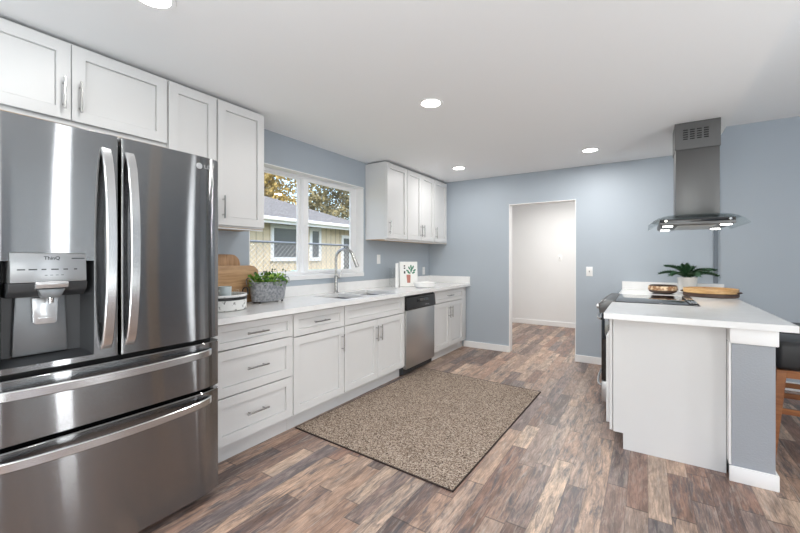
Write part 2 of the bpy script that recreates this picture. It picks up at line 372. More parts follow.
ORG = {}
def obj(name, bm, m, parent=None, smooth=True):
    me = bpy.data.meshes.new(name)
    root = parent
    while root is not None and root.parent is not None: root = root.parent
    if root is not None: bmesh.ops.translate(bm, vec=-Vector(ORG[root.name]), verts=bm.verts)
    bm.to_mesh(me); bm.free(); me.materials.append(M[m])
    if smooth:
        for p in me.polygons: p.use_smooth = True
        me.set_sharp_from_angle(angle=R(32))
    o = bpy.data.objects.new(name, me); COL.objects.link(o)
    if parent is not None: o.parent = parent
    return o
def tag(o, label=None, cat=None, group=None, kind=None):
    if label: o['label'] = label
    if cat: o['category'] = cat
    if group: o['group'] = group
    if kind: o['kind'] = kind
    return o
def thing(name, label, cat, loc, group=None):
    o = bpy.data.objects.new(name, None); COL.objects.link(o); o.location = loc; o.empty_display_size = .05
    ORG[o.name] = tuple(loc)
    return tag(o, label, cat, group)
def solo(name, bm, m, loc, label, cat, group=None):
    """a thing that is one mesh"""
    bmesh.ops.translate(bm, vec=-Vector(loc), verts=bm.verts)
    o = obj(name, bm, m); o.location = loc; ORG[o.name] = tuple(loc)
    return tag(o, label, cat, group)
def struct(name, bm, m, parent=None, smooth=False):
    o = obj(name, bm, m, parent, smooth)
    if parent is None: ORG[o.name] = (0, 0, 0); o['kind'] = 'structure'
    return o
def text_mesh(name, s, size, mtx, m, parent, depth=.0004, bold=0.0):
    c = bpy.data.curves.new('t', 'FONT'); c.body = s; c.size = size; c.align_x = 'CENTER'; c.align_y = 'CENTER'; c.extrude = depth; c.offset = bold
    o = bpy.data.objects.new('t', c); COL.objects.link(o)
    me = bpy.data.meshes.new_from_object(o.evaluated_get(bpy.context.evaluated_depsgraph_get()))
    bpy.data.objects.remove(o); bm = bmesh.new(); bm.from_mesh(me); bpy.data.meshes.remove(me)
    bmesh.ops.transform(bm, matrix=mtx, verts=bm.verts)
    return obj(name, bm, m, parent, False)
FACE_X = lambda x, y, z: Matrix.Translation((x, y, z)) @ Matrix(((0, 0, 1, 0), (1, 0, 0, 0), (0, 1, 0, 0), (0, 0, 0, 1)))   # text facing +X, reading along +Y

# ------------------------------------------------------------------ the room shell
YB, H, HD, XE = 5.188, 2.44, 2.674, 3.42
XR, YF = 6.3, -2.5
bm = BM(); box(bm, -.12, XR + .1, YF - .1, 7.8, -.06, 0); struct('floor', bm, 'floor')
bm = BM(); box(bm, -.12, XE, YF - .1, YB, H, HD + .06); struct('ceiling', bm, 'ceil')
bm = BM(); box(bm, XE + .0005, XR + .1, YF - .1, YB, HD, HD + .06); struct('ceiling_dining', bm, 'ceil')
bm = BM(); gridslab(bm, [YF - .1, YB], [0, H], [(2.0, 3.56, 1.083, 2.142)], -.17, 0, lambda u, v, c: (c, u, v)); struct('wall_left', bm, 'wall')
bm = BM(); gridslab(bm, [-.12, XR + .1], [0, HD], [(1.252, 2.098, -1, 2.037)], YB, YB + .115, lambda u, v, c: (u, c, v)); struct('wall_back', bm, 'wall')
bm = BM(); gridslab(bm, [YF - .1, YB], [0, HD], [(-1.5, .4, .45, 2.15), (1.65, 1.89, .06, 2.6), (4.27, 4.45, .06, 2.6)], XR, XR + .1, lambda u, v, c: (c, u, v)); struct('wall_right', bm, 'wall')
bm = BM(); gridslab(bm, [0, XR], [0, HD], [(1.0, 4.2, .45, 2.2)], YF - .1, YF, lambda u, v, c: (u, c, v)); struct('wall_front', bm, 'wall')
for nm, ax in (('window_2', 'y'), ('window_3', 'x')):      # frames of the unseen windows behind and beside the camera
    bm = BM()
    if ax == 'y': gridslab(bm, [1.0, 4.2], [.45, 2.2], [(1.06, 2.57, .51, 2.14), (2.63, 4.14, .51, 2.14)], YF - .07, YF - .03, lambda u, v, c: (u, c, v))
    else: gridslab(bm, [-1.5, .4], [.45, 2.15], [(-1.44, -.58, .51, 2.09), (-.52, .34, .51, 2.09)], XR + .03, XR + .07, lambda u, v, c: (c, u, v))
    struct(nm, bm, 'vinyl')
bm = BM(); box(bm, XR - .03, XR - .002, 3.28, 3.52, .02, 2.6, .003); struct('streak_panel', bm, 'tanpanel')  # invented unseen panel, reflected as a tan streak in the refrigerator
# hallway beyond the doorway
bm = BM(); box(bm, -.1, 3.4, 7.66, 7.78, 0, H); struct('wall_hall_back', bm, 'wallwhite')
bm = BM(); box(bm, .1, .2, YB + .116, 7.659, 0, H); struct('wall_hall_left', bm, 'wallwhite')
bm = BM(); box(bm, 3.0, 3.1, YB + .116, 7.659, 0, H); struct('wall_hall_right', bm, 'wallwhite')
bm = BM(); box(bm, .1, 3.1, YB + .116, 7.78, H + .001, H + .06); struct('ceiling_hall', bm, 'ceil')
bm = BM(); box(bm, .205, 2.995, 7.646, 7.659, 0, .09, .003); struct('baseboard_hall', bm, 'trim')
# white lining of the doorway
bm = BM()
for x0, x1 in ((1.252, 1.262), (2.088, 2.098)): box(bm, x0, x1, YB - .004, YB + .119, 0, 2.037, .002)
box(bm, 1.262, 2.088, YB - .004, YB + .119, 2.027, 2.037, .002); struct('trim_1', bm, 'trim')
def bb(name, bits):
    bm = BM()
    for x0, x1, y0, y1 in bits:
        box(bm, x0, x1, y0, y1, 0, .088, .004)
    struct(name, bm, 'trim')
bb('baseboard_back', [(.585, 1.264, YB - .014, YB - .0005)])
bb('baseboard_back_middle', [(2.086, 2.597, YB - .014, YB - .0005)])
bb('baseboard_back_dining', [(3.465, XR - .02, YB - .014, YB - .0005)])
bb('baseboard_right', [(XR - .014, XR - .0005, 3.3, YB - .02)])
# darker upright strip where kitchen and dining walls meet
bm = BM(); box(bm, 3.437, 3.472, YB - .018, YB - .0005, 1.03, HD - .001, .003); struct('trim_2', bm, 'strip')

# ------------------------------------------------------------------ window over the sink
G2 = lambda u, v, c: (c, u, v)
jamb_bm = gridslab(BM(), [2.0003, 3.5597], [1.1257, 2.1417], [(2.008, 3.552, 1.1, 2.134)], -.1095, -.0008, G2)
win = struct('window_1', gridslab(BM(), [2.0005, 3.5595], [1.126, 2.1415], [(2.045, 2.69, 1.150, 2.108), (2.745, 3.503, 1.150, 2.108)], -.160, -.110, G2), 'vinyl')
bm = BM(); gridslab(bm, [2.698, 3.505], [1.148, 2.110], [(2.768, 3.435, 1.172, 2.085)], -.118, -.096, G2); struct('sash', bm, 'vinyl', win)
bm = BM(); gridslab(bm, [2.043, 2.697], [1.148, 2.110], [(2.063, 2.660, 1.165, 2.095)], -.156, -.136, G2); struct('fixed_sash', bm, 'vinyl', win)
bm = BM(); box(bm, -.109, -.106, 2.764, 3.439, 1.168, 2.089); struct('pane', bm, 'pane', win)
bm = BM(); box(bm, -.148, -.145, 2.060, 2.664, 1.161, 2.099); struct('pane', bm, 'pane', win)
bm = BM(); box(bm, -.0955, -.084, 2.712, 2.732, 1.55, 1.63, .003); struct('latch', bm, 'vinyl', win)
struct('jamb', jamb_bm, 'trim', win)
bm = BM(); box(bm, -.168, .010, 2.002, 3.558, 1.0835, 1.1255, .003); struct('window_sill', bm, 'trim', win)

# ------------------------------------------------------------------ outside
bm = BM(); box(bm, -40, -.18, -8, 45, -.5, -.40); struct('ground', bm, 'grass')
hs = thing('house', 'tan neighbouring house with grey shingled hip roof seen through the window', 'house', (-5.5, 7, -.4))
bm = BM(); box(bm, -11, -5.5, -2, 10.4, -.4, 2.36); obj('wall', bm, 'siding', hs, False)
bm = BM()
for k in range(60):
    y = -1.9 + k * .21
    if y < 10.38: box(bm, -5.5, -5.49, y, y + .02, -.4, 2.30)
obj('siding_groove', bm, 'batten', hs, False)
bm = BM()
ex, ey, ez = -5.05, 10.85, 2.315
t = bmesh.new()
c = [t.verts.new(v) for v in ((ex, -2.4, ez), (ex, ey, ez), (-11.45, ey, ez), (-11.45, -2.4, ez))]
r1 = t.verts.new((-8.25, .8, 3.55)); r2 = t.verts.new((-8.25, 7.65, 3.55))
for f in ((c[0], c[1], r2, r1), (c[1], c[2], r2), (c[2], c[3], r1, r2), (c[3], c[0], r1), (c[3], c[2], c[1], c[0])): t.faces.new(f)
bmesh.ops.recalc_face_normals(t, faces=t.faces); join(bm, t); obj('roof', bm, 'shingle', hs, False)
bm = BM(); box(bm, ex, ex + .03, -2.4, ey, ez - .13, ez + .02); box(bm, ex + .03, ex + .12, -2.4, ey, ez - .06, ez + .03, .02); obj('gutter', bm, 'trim', hs, False)
for y0, y1 in ((6.60, 7.38), (7.98, 8.26)):
    bm = BM(); gridslab(bm, [y0 - .09, y1 + .09], [1.22, 2.2], [(y0, y1, 1.33, 2.11)], -5.49, -5.44, lambda u, v, c: (c, u, v)); f = obj('window', bm, 'trim', hs, False)
    bm = BM(); box(bm, -5.48, -5.47, y0, y1, 1.33, 2.11); obj('window_pane', bm, 'housewin', f, False)
bm = BM(); box(bm, -5.49, -5.45, 9.35, 10.05, -.35, 1.95); obj('door', bm, 'housewin', hs, False)
bm = BM(); gridslab(bm, [9.27, 10.13], [-.38, 2.05], [(9.35, 10.05, -.37, 1.95)], -5.49, -5.43, lambda u, v, c: (c, u, v)); obj('door_frame', bm, 'trim', hs, False)

fn = thing('chain_link_fence', 'galvanised chain link fence standing between the window and the tan house', 'fence', (-2.2, 4.6, -.4))
bm = BM(); tube(bm, [(-2.2, 2.4, 1.555), (-2.2, 7.4, 1.555)], .018, 8); obj('top_rail', bm, 'fence', fn)
for y in (2.5, 4.55, 7.3):
    bm = BM(); tube(bm, [(-2.2, y, -.4), (-2.2, y, 1.58)], .022, 8); obj('post', bm, 'fence', fn)
bm = BM()
z0, z1, st = .3, 1.55, .085
for k in range(-16, 62):
    y = 2.4 + k * st
    for s in (1, -1):
        a = [y, z0]; b = [y + s * (z1 - z0), z1]
        pts = []
        for (yy, zz) in (a, b):
            q = min(max(yy, 2.4), 7.4); zz = zz if q == yy else z0 + abs(q - y)
            pts.append((-2.2 + .006 * s, q, zz))
        if abs(pts[0][1] - pts[1][1]) > .02 and 2.35 <= y <= 7.45: tube(bm, pts, .0036, 3, False)
obj('wire_mesh', bm, 'fence', fn, False)
bm = BM(); prism(bm, [(9.0 - 2.6, .72), (9.0 - 2.6, 1.0), (8.0, 1.0), (8.0, .72)], -4.6, -4.2, 'x', .03)
bn = solo('garden_box', bm, 'teal', (-4.4, 7.2, -.4), 'teal storage box low against the tan house beyond the fence', 'box')
bm = BM(); box(bm, -4.55, -4.25, 6.5, 7.9, -.4, .72); obj('base', bm, 'bark', bn, False)

def leaf_cloud(bm, c, rad, n, size, rnd):
    for _ in range(n):
        while True:
            v = Vector((rnd.uniform(-1, 1), rnd.uniform(-1, 1), rnd.uniform(-1, 1)))
            if .25 < v.length < 1: break
        p = Vector(c) + Vector((v.x * rad[0], v.y * rad[1], v.z * rad[2])); s = size * rnd.uniform(.6, 1.3)
        a = Vector((rnd.gauss(0, 1), rnd.gauss(0, 1), rnd.gauss(0, 1))).normalized(); b = a.orthogonal().normalized()
        q = [bm.verts.new(p + a * s), bm.verts.new(p + b * s * .55), bm.verts.new(p - a * s), bm.verts.new(p - b * s * .55)]
        bm.faces.new(q)
def tree(loc, h, rad, lm, label, seed):
    rnd = random.Random(seed); t = thing('tree', label, 'tree', loc, 'trees behind the neighbouring house')
    x, y, z = loc; bm = BM()
    tube(bm, [(x, y, z), (x + .1, y, z + h * .35), (x - .05, y + .1, z + h * .7)], [.2, .15, .05], 8)
    for k in range(14):
        a = rnd.uniform(0, 6.28); r = rnd.uniform(.4, .9) * rad; zz = z + h * rnd.uniform(.3, .6)
        tube(bm, [(x, y, zz), (x + .5 * r * math.cos(a), y + .5 * r * math.sin(a), zz + .5), (x + r * math.cos(a), y + r * math.sin(a), zz + rnd.uniform(.8, 1.6))], [.07, .045, .015], 5)
    obj('trunk', bm, 'bark', t)
    bm = BM()
    for k in range(30):
        a = rnd.uniform(0, 6.28); r = rad * math.sqrt(rnd.random()) * .85
        leaf_cloud(bm, (x + r * math.cos(a), y + r * math.sin(a), z + h * rnd.uniform(.36, .95)), (rad * .42, rad * .42, rad * .36), 230, .13, rnd)
    obj('foliage', bm, lm, t, False)
tree((-15.0, 8.3, -.4), 8.5, 2.6, 'tleaf', 'yellow leaved tree behind the grey roof, seen in the left window pane', 3)
tree((-17.5, 14.3, -.4), 9.0, 2.7, 'tleaf', 'yellow and bare branched tree behind the middle of the window', 4)
tree((-18.5, 22.4, -.4), 9.0, 2.8, 'tleaf2', 'olive tree behind the low end of the grey roof, seen in the right pane', 5)
tree((-24, 18.5, -.4), 11, 3.2, 'tleaf2', 'farthest olive tree at the right end of the window view', 6)

# ------------------------------------------------------------------ cabinets
def shaker(bm, y0, y1, z0, z1, xf, d=1, th=.02, st=.058, rec=.012):
    """shaker front facing d*X with face at x=xf"""
    t = bmesh.new()
    st = min(st, (z1 - z0) * .28)
    def ring(x, i): return [t.verts.new((x, y, z)) for y, z in ((y0 + i, z0 + i), (y1 - i, z0 + i), (y1 - i, z1 - i), (y0 + i, z1 - i))]
    back = ring(xf - d * th, 0); s = ring(xf - d * .0015, 0); a = ring(xf, .0015); b = ring(xf, st); c1 = ring(xf - d * (rec + .006), st + .0006); c3 = ring(xf - d * (rec + .006), st + .0042); c2 = ring(xf - d * rec, st + .0046)
    for p, q in ((back, s), (s, a), (a, b), (b, c1), (c1, c3), (c3, c2)):
        for k in range(4): t.faces.new((p[k], p[(k + 1) % 4], q[(k + 1) % 4], q[k]))
    t.faces.new(c2); t.faces.new(back[::-1]); bmesh.ops.recalc_face_normals(t, faces=t.faces)
    return join(bm, t)
def pull(x, y, z, vertical, L=.16, d=1, parent=None):
    bm = BM(); xo = x + d * .03; h = L / 2
    e = (lambda q: (xo, y, z + q)) if vertical else (lambda q: (xo, y + q, z))
    tube(bm, [e(-h), e(h)], .0058, 10)
    for q in (-h * .68, h * .68):
        p = e(q); tube(bm, [(x - d * .004, p[1], p[2]), p], .0045, 8)
    return obj('handle', bm, 'nickel', parent)

def base_cab(label, y0, y1, fronts, xf=.645, d=1, group='base cabinets', x_back=.004, kick=True, ztop=.888, name='base_cabinet'):
    """open topped carcass with a recessed toe kick; fronts: (kind, y0,y1,z0,z1,pull)"""
    t = thing(name, label, 'cabinet', ((xf + x_back) / 2, (y0 + y1) / 2, 0), group)
    xc = xf - d * .021; bm = BM()
    lo = lambda a, b: (min(a, b), max(a, b))
    X = lo(x_back, xc)
    for ya in (y0 + .0005, y1 - .0185): box(bm, *X, ya, ya + .018, .11, ztop)
    box(bm, *X, y0 + .0185, y1 - .0185, .11, .128)
    box(bm, *lo(x_back, x_back + d * .008), y0 + .0185, y1 - .0185, .128, ztop)
    gridslab(bm, [y0 + .0185, y1 - .0185], [.128, ztop], [(y0 + .045, y1 - .045, .15, ztop - .04)], *lo(xc - d * .019, xc - d * .0005), lambda u, v, c: (c, u, v))
    obj('body', bm, 'cab', t, False)
    bm = BM(); box(bm, *lo(x_back, xf - d * .075), y0 + .0005, y1 - .0005, 0.001, .1095); obj('toe_kick', bm, 'cab', t, False)
    for kind, a, b, za, zb, pl in fronts:
        bm = BM(); shaker(bm, a, b, za, zb, xf, d); f = obj(kind, bm, 'cab', t, False)
        if pl is None: continue
        if pl == 'h': pull(xf - d * (.008 if zb - za > .1 else .008), (a + b) / 2, (za + zb) / 2 + (.0), False, .165, d, f)
        else:
            yy = a + .03 if pl[1] == 'l' else b - .03
            pull(xf, yy, zb - .13, True, .15, d, f)
    return t
base_cab('white base cabinet with three stacked drawers beside the refrigerator', 1.290, 1.9165,
         [('drawer', 1.297, 1.912, .724, .880, 'h'), ('drawer', 1.297, 1.912, .430, .716, 'h'), ('drawer', 1.297, 1.912, .130, .422, 'h')])
base_cab('white base cabinet with a drawer over one door, left of the sink cabinet', 1.918, 2.4835,
         [('drawer', 1.923, 2.479, .710, .880, 'h'), ('door', 1.923, 2.479, .130, .702, 'vr')])
base_cab('white sink cabinet with a plain false drawer front over two doors', 2.485, 3.464,
         [('drawer', 2.490, 3.458, .710, .880, None), ('door', 2.490, 2.9705, .130, .702, 'vr'), ('door', 2.9775, 3.458, .130, .702, 'vl')])
base_cab('white base cabinet with a drawer over two doors, right of the dishwasher', 4.140, 5.03,
         [('drawer', 4.147, 5.024, .726, .880, 'h'), ('door', 4.147, 4.582, .130, .718, 'vr'), ('door', 4.589, 5.024, .130, .718, 'vl')])
bm = BM(); box(bm, .05, .624, 5.0315, YB - .016, .11, .888, .001); box(bm, .05, .568, 5.0315, YB - .016, .001, .1095)
solo('cabinet_filler', bm, 'cab', (.6, 5.11, 0), 'narrow white filler strip closing the gap between last base cabinet and back wall', 'filler panel')

def wall_cab(label, y0, y1, z0, doors, name='wall_cabinet', zd=None):
    t = thing(name, label, 'cabinet', (.16, (y0 + y1) / 2, z0), 'wall cabinets'); zd = zd or z0 + .016
    bm = BM(); box(bm, .003, .3045, y0 + .0005, y1 - .0005, z0 + .004, 2.420, .001); obj('body', bm, 'cab', t, False)
    bm = BM(); gridslab(bm, [.003, .3045], [y0 + .0005, y1 - .0005], [], z0 + .001, z0 + .0038, lambda u, v, c: (u, v, c)); obj('bottom_panel', bm, 'birch', t, False)
    bm = BM(); box(bm, .2855, .3045, y0 + .0005, y1 - .0005, z0 - .010, z0 + .0005, .001); obj('light_rail', bm, 'cab', t, False)
    for a, b, pl in doors:
        bm = BM(); shaker(bm, a, b, zd, 2.408, .325); f = obj('door', bm, 'cab', t, False)
        if pl:
            yy = a + .032 if pl == 'l' else b - .032
            pull(.325, yy, zd + .125, True, .16, 1, f)
    return t
wall_cab('wide white two door cabinet mounted above the refrigerator', .246, 1.193, 1.985, [(.250, .7175, 'r'), (.7215, 1.188, 'l')], zd=2.012)
wall_cab('narrow white wall cabinet between the over fridge cabinet and the tall one, no handle', 1.195, 1.519, 1.515, [(1.200, 1.514, None)])
wall_cab('white wall cabinet with one handled door, left of the window', 1.521, 1.91, 1.515, [(1.526, 1.906, 'l')])
wall_cab('white one door wall cabinet just right of the window', 3.59, 4.029, 1.515, [(3.594, 4.025, 'l')])
wall_cab('white two door wall cabinet in the middle of the right hand row', 4.031, 4.749, 1.515, [(4.035, 4.388, 'r'), (4.392, 4.745, 'l')])
wall_cab('white one door wall cabinet against the back wall corner', 4.751, 5.184, 1.515, [(4.755, 5.150, 'l')])

# ------------------------------------------------------------------ counter, sink, tap
ct = thing('countertop', 'long white quartz countertop along the left wall with upstand', 'countertop', (.35, 3.2, .89))
SB = [(2.57, 2.94), (2.985, 3.42)]; SX = (.155, .575)
bm = BM(); gridslab(bm, [.0015, .688], [1.215, YB - .0015], [(SX[0], SX[1], a, b) for a, b in SB], .892, .930, lambda u, v, c: (u, v, c)); obj('slab', bm, 'quartz', ct, False)
bm = BM(); box(bm, .0015, .021, 1.215, YB - .0015, .9302, 1.03, .001); box(bm, .0212, .684, YB - .021, YB - .0015, .9302, 1.03, .001); obj('backsplash', bm, 'quartz', ct, False)
sk = thing('sink', 'stainless double bowl undermount sink below the window', 'sink', (.365, 3.0, .70))
for a, b in SB:
    bm = BM(); t = bmesh.new()
    def rr(z, i, r, n=5):
        pts = []
        for cx, cy, s in ((SX[1] - i - r, b - i - r, 0), (SX[0] + i + r, b - i - r, 90), (SX[0] + i + r, a + i + r, 180), (SX[1] - i - r, a + i + r, 270)):
            for k in range(n): q = R(s + 90 * k / (n - 1)); pts.append(t.verts.new((cx + r * math.cos(q), cy + r * math.sin(q), z)))
        return pts
    rings = [rr(.8915, -.02, .03), rr(.8915, .001, .035), rr(.885, .004, .04), rr(.74, .012, .05), rr(.722, .03, .05)]
    for p, q in zip(rings, rings[1:]):
        for k in range(20): t.faces.new((p[k], p[(k + 1) % 20], q[(k + 1) % 20], q[k]))
    t.faces.new(rings[-1]); bmesh.ops.recalc_face_normals(t, faces=t.faces); join(bm, t)
    w = obj('bowl', bm, 'steel_s', sk)
    bm = BM(); lathe(bm, [(0, .7235), (.03, .7235), (.042, .726), (.045, .7225)], (.365, (a + b) / 2, 0), 20); obj('drain', bm, 'chrome', w)
fc = thing('kitchen_faucet', 'brushed nickel gooseneck tap with pull down sprayer behind the sink', 'faucet', (.085, 2.985, .93))
fx, fy = .085, 2.985
bm = BM(); lathe(bm, [(0, .9305), (.027, .9305), (.027, .938), (.020, .945), (.019, 1.075), (.0225, 1.08), (.0225, 1.105), (.016, 1.112), (0, 1.112)], (fx, fy, 0), 20); obj('base', bm, 'nickel', fc)
dirx, diry = math.cos(R(12)), math.sin(R(12)); rad = .105
pts = [(fx, fy, 1.10), (fx, fy, 1.20), (fx, fy, 1.285)]
for k in range(1, 13):
    a = R(180 - k * 13.6); pts.append((fx + dirx * rad * (1 + math.cos(a)), fy + diry * rad * (1 + math.cos(a)), 1.285 + rad * math.sin(a)))
bm = BM(); tube(bm, pts, .0145, 12); obj('spout', bm, 'nickel', fc)
e1 = Vector(pts[-1]); e2 = (Vector(pts[-1]) - Vector(pts[-2])).normalized()
bm = BM(); tube(bm, [e1, e1 + e2 * .03, e1 + e2 * .075, e1 + e2 * .12], [.0155, .017, .019, .021], 14); obj('spray_head', bm, 'nickel', fc)
bm = BM(); tube(bm, [(fx, fy, 1.09), (fx + .018, fy + .035, 1.09)], .011, 10); tube(bm, [(fx + .018, fy + .035, 1.09), (fx + .026, fy + .045, 1.12), (fx + .03, fy + .05, 1.165)], [.009, .007, .0055], 10); obj('lever', bm, 'nickel', fc)

# ------------------------------------------------------------------ dishwasher
dw = thing('dishwasher', 'stainless dishwasher with black control panel between the white base cabinets', 'dishwasher', (.33, 3.80, 0))
a, b = 3.470, 4.134
bm = BM(); box(bm, .03, .612, a, b, .02, .885); obj('body', bm, 'dkgrey', dw, False)
bm = BM(); box(bm, .6125, .656, a + .004, b - .004, .085, .722, .006); obj('door', bm, 'steel_l', dw)
bm = BM(); prism(bm, [(.6125, .726), (.668, .726), (.672, .74), (.660, .862), (.650, .868), (.6125, .868)], a + .004, b - .004, 'y', .002); cp = obj('control_panel', bm, 'black', dw)
bm = BM()
t = [(.6655, .815), (.6705, .815), (.668, .838), (.663, .838)]
prism(bm, [(.6605, .80), (.676, .806), (.672, .836), (.6605, .84)], a + .22, b - .20, 'y', .002); obj('handle', bm, 'blackgl', cp)
bm = BM()
for k in range(2): bm = BM(); box(bm, .668, .6725, a + .40 + k * .055, a + .43 + k * .055, .752, .762, .0005); obj('button', bm, 'silver', cp)
bm = BM(); box(bm, .50, .57, a + .004, b - .004, .002, .082); obj('kick_plate', bm, 'black', dw, False)
bm = BM(); box(bm, .6128, .64, a + .004, b - .004, .869, .884); obj('top_strip', bm, 'black', dw, False)

# ------------------------------------------------------------------ refrigerator
fr = thing('refrigerator', 'large stainless french door refrigerator with water dispenser and two bottom drawers', 'refrigerator', (.45, .72, 0))
FY0, FY1, FC = .245, 1.200, .7205
def fx_(y, e0, e1):
    x = .902 - .010 * ((y - FC) / .46) ** 2
    for d, outer in ((y - FY0, True), (FY1 - y, True)):
        if d < .14: x -= .028 * (1 - d / .14) ** 2.2
    for d in (y - e0, e1 - y):
        if d < .008: x -= .008 - math.sqrt(max(0, .008 ** 2 - (.008 - max(d, 0)) ** 2))
    return x
def slab_front(bm, y0, y1, z0, z1, xb, hole=None):
    ys = {y0, y1}
    for k in range(1, 9): ys |= {y0 + .008 * (1 - math.cos(R(90 * k / 8))), y1 - .008 * (1 - math.cos(R(90 * k / 8)))}
    for k in range(int((y1 - y0) / .012)): ys.add(y0 + .008 + k * .012)
    ys = {y for y in ys if y <= y1 - .008 or y >= y1 - .0081}
    zs = {z0, z0 + .004, z1 - .004, z1}
    if hole: ys |= {hole[0], hole[1]}; zs |= {hole[2], hole[3]}
    ys = sorted(ys); zs = sorted(zs)
    t = bmesh.new(); G = {}
    for i, y in enumerate(ys):
        for j, z in enumerate(zs):
            q = .004 if j in (0, len(zs) - 1) else 0
            G[i, j] = t.verts.new((fx_(y, y0, y1) - q, y, z))
    nI, nJ = len(ys) - 1, len(zs) - 1
    for i in range(nI):
        for j in range(nJ):
            if hole and hole[0] < (ys[i] + ys[i + 1]) / 2 < hole[1] and hole[2] < (zs[j] + zs[j + 1]) / 2 < hole[3]: continue
            t.faces.new((G[i, j], G[i + 1, j], G[i + 1, j + 1], G[i, j + 1]))
    B = {(i, j): t.verts.new((xb, ys[i], zs[j])) for i in (0, nI) for j in (0, nJ)}
    t.faces.new([G[0, j] for j in range(nJ + 1)] + [B[0, nJ], B[0, 0]])
    t.faces.new([G[nI, j] for j in range(nJ, -1, -1)] + [B[nI, 0], B[nI, nJ]])
    t.faces.new([G[i, 0] for i in range(nI, -1, -1)] + [B[0, 0], B[nI, 0]])
    t.faces.new([G[i, nJ] for i in range(nI + 1)] + [B[nI, nJ], B[0, nJ]])
    t.faces.new((B[0, 0], B[0, nJ], B[nI, nJ], B[nI, 0]))
    bmesh.ops.recalc_face_normals(t, faces=t.faces)
    return join(bm, t)
bm = BM(); box(bm, .04, .795, FY0 + .004, FY1 - .004, .03, 1.80, .004); obj('body', bm, 'dkgrey', fr)
for y in (.33, 1.11):
    for x in (.12, .74): bm = BM(); lathe(bm, [(0, .0005), (.02, .0005), (.02, .029), (0, .029)], (x, y, 0), 12); obj('foot', bm, 'black', fr)
bm = BM(); box(bm, .76, .80, FY0 + .03, FY1 - .03, .005, .0295); obj('base_grille', bm, 'black', fr)
HOLE = (.352, .628, .893, 1.284)
bm = BM(); slab_front(bm, FY0, .7155, .868, 1.825, .80, HOLE); ld = obj('left_door', bm, 'steel', fr)
bm = BM(); slab_front(bm, .7255, FY1, .868, 1.825, .80); rd = obj('right_door', bm, 'steel', fr)
bm = BM(); slab_front(bm, FY0, FY1, .607, .849, .80); d1 = obj('upper_drawer', bm, 'steel', fr)
bm = BM(); slab_front(bm, FY0, FY1, .048, .590, .80); d2 = obj('lower_drawer', bm, 'steel', fr)
for y in (.34, 1.10): bm = BM(); box(bm, .62, .76, y - .05, y + .05, 1.8005, 1.822, .006); obj('hinge_cover', bm, 'dkgrey', fr)
# dispenser: niche, grey back, control panel, chin, nozzle, paddle, drip tray
y0, y1, z0, z1 = HOLE
bm = BM(); t = bmesh.new()
xf = .9012; xb = .812
def vv(*a): return t.verts.new(a)
F = [vv(fx_(y0, FY0, .7155) - .0005, y0, z0), vv(fx_(y1, FY0, .7155) - .0005, y1, z0), vv(fx_(y1, FY0, .7155) - .0005, y1, z1), vv(fx_(y0, FY0, .7155) - .0005, y0, z1)]
Bk = [vv(xb, y0 + .02, z0 + .022), vv(xb, y1 - .02, z0 + .022), vv(xb, y1 - .02, z1), vv(xb, y0 + .02, z1)]
for k in range(4): t.faces.new((F[k], F[(k + 1) % 4], Bk[(k + 1) % 4], Bk[k]))
t.faces.new(Bk); bmesh.ops.recalc_face_normals(t, faces=t.faces); bmesh.ops.reverse_faces(t, faces=t.faces); join(bm, t)
nic = obj('dispenser_niche', bm, 'dkgrey', ld, False)
bm = BM(); prism(bm, [(y0 + .045, z0 + .024), (y1 - .065, z0 + .024), (y1 - .075, z1 - .06), (y0 + .055, z1 - .06)], xb + .0015, xb + .02, 'x', .008); obj('niche_back', bm, 'midgrey', nic)
bm = BM(); prism(bm, [(xb + .002, 1.20), (.918, 1.203), (.912, 1.312), (.9015, 1.316), (.9015, 1.286), (xb + .002, 1.282)], .376, .598, 'y', .002); pan = obj('control_panel', bm, 'panelgrey', ld)
bm = BM(); prism(bm, [(xb + .002, 1.1985), (.9165, 1.2015), (.905, 1.168), (.872, 1.146), (xb + .002, 1.146)], .372, .602, 'y', .003); obj('panel_chin', bm, 'dkgrey', pan)
bm = BM(); prism(bm, [(.90, 1.2), (.930, 1.206), (.934, 1.196), (.926, 1.18), (.90, 1.176)], .442, .538, 'y', .003); nz = obj('ice_spout', bm, 'silver', pan)
bm = BM(); prism(bm, [(.449, 1.1765), (.531, 1.1765), (.515, 1.142), (.465, 1.142)], .876, .922, 'x', .003); obj('nozzle', bm, 'midgrey', pan)
bm = BM(); lathe(bm, [(0, 1.122), (.008, 1.122), (.010, 1.1415), (0, 1.1415)], (.898, .492, 0), 12); obj('water_nozzle', bm, 'chrome', pan)
bm = BM(); prism(bm, [(.448, 1.14), (.527, 1.14), (.523, 1.045), (.515, 1.036), (.460, 1.036), (.452, 1.045)], .840, .852, 'x', .003)
prism(bm, [(.465, 1.063), (.512, 1.063), (.512, 1.057), (.465, 1.057)], .852, .856, 'x', .001); obj('paddle', bm, 'silver', nic)
text_mesh('lettering', 'ThinQ', .018, FACE_X(.9131, .492, 1.294), 'black', pan, bold=.0003)
for k, (yy, ww) in enumerate(((.405, .022), (.437, .024), (.468, .014), (.500, .022), (.532, .014), (.563, .010))):
    bm = BM(); box(bm, .9150, .9157, yy - ww / 2, yy + ww / 2, 1.2490, 1.2535); obj('icon_mark', bm, 'dkgrey', pan, False)
for k in range(4): bm = BM(); box(bm, .9163, .917, .47 + k * .016, .478 + k * .016, 1.228, 1.230); obj('icon_mark', bm, 'dkgrey', pan, False)
bm = BM(); box(bm, .9137, .9144, .551, .592, 1.2915, 1.2955); obj('fine_print', bm, 'dkgrey', pan, False)
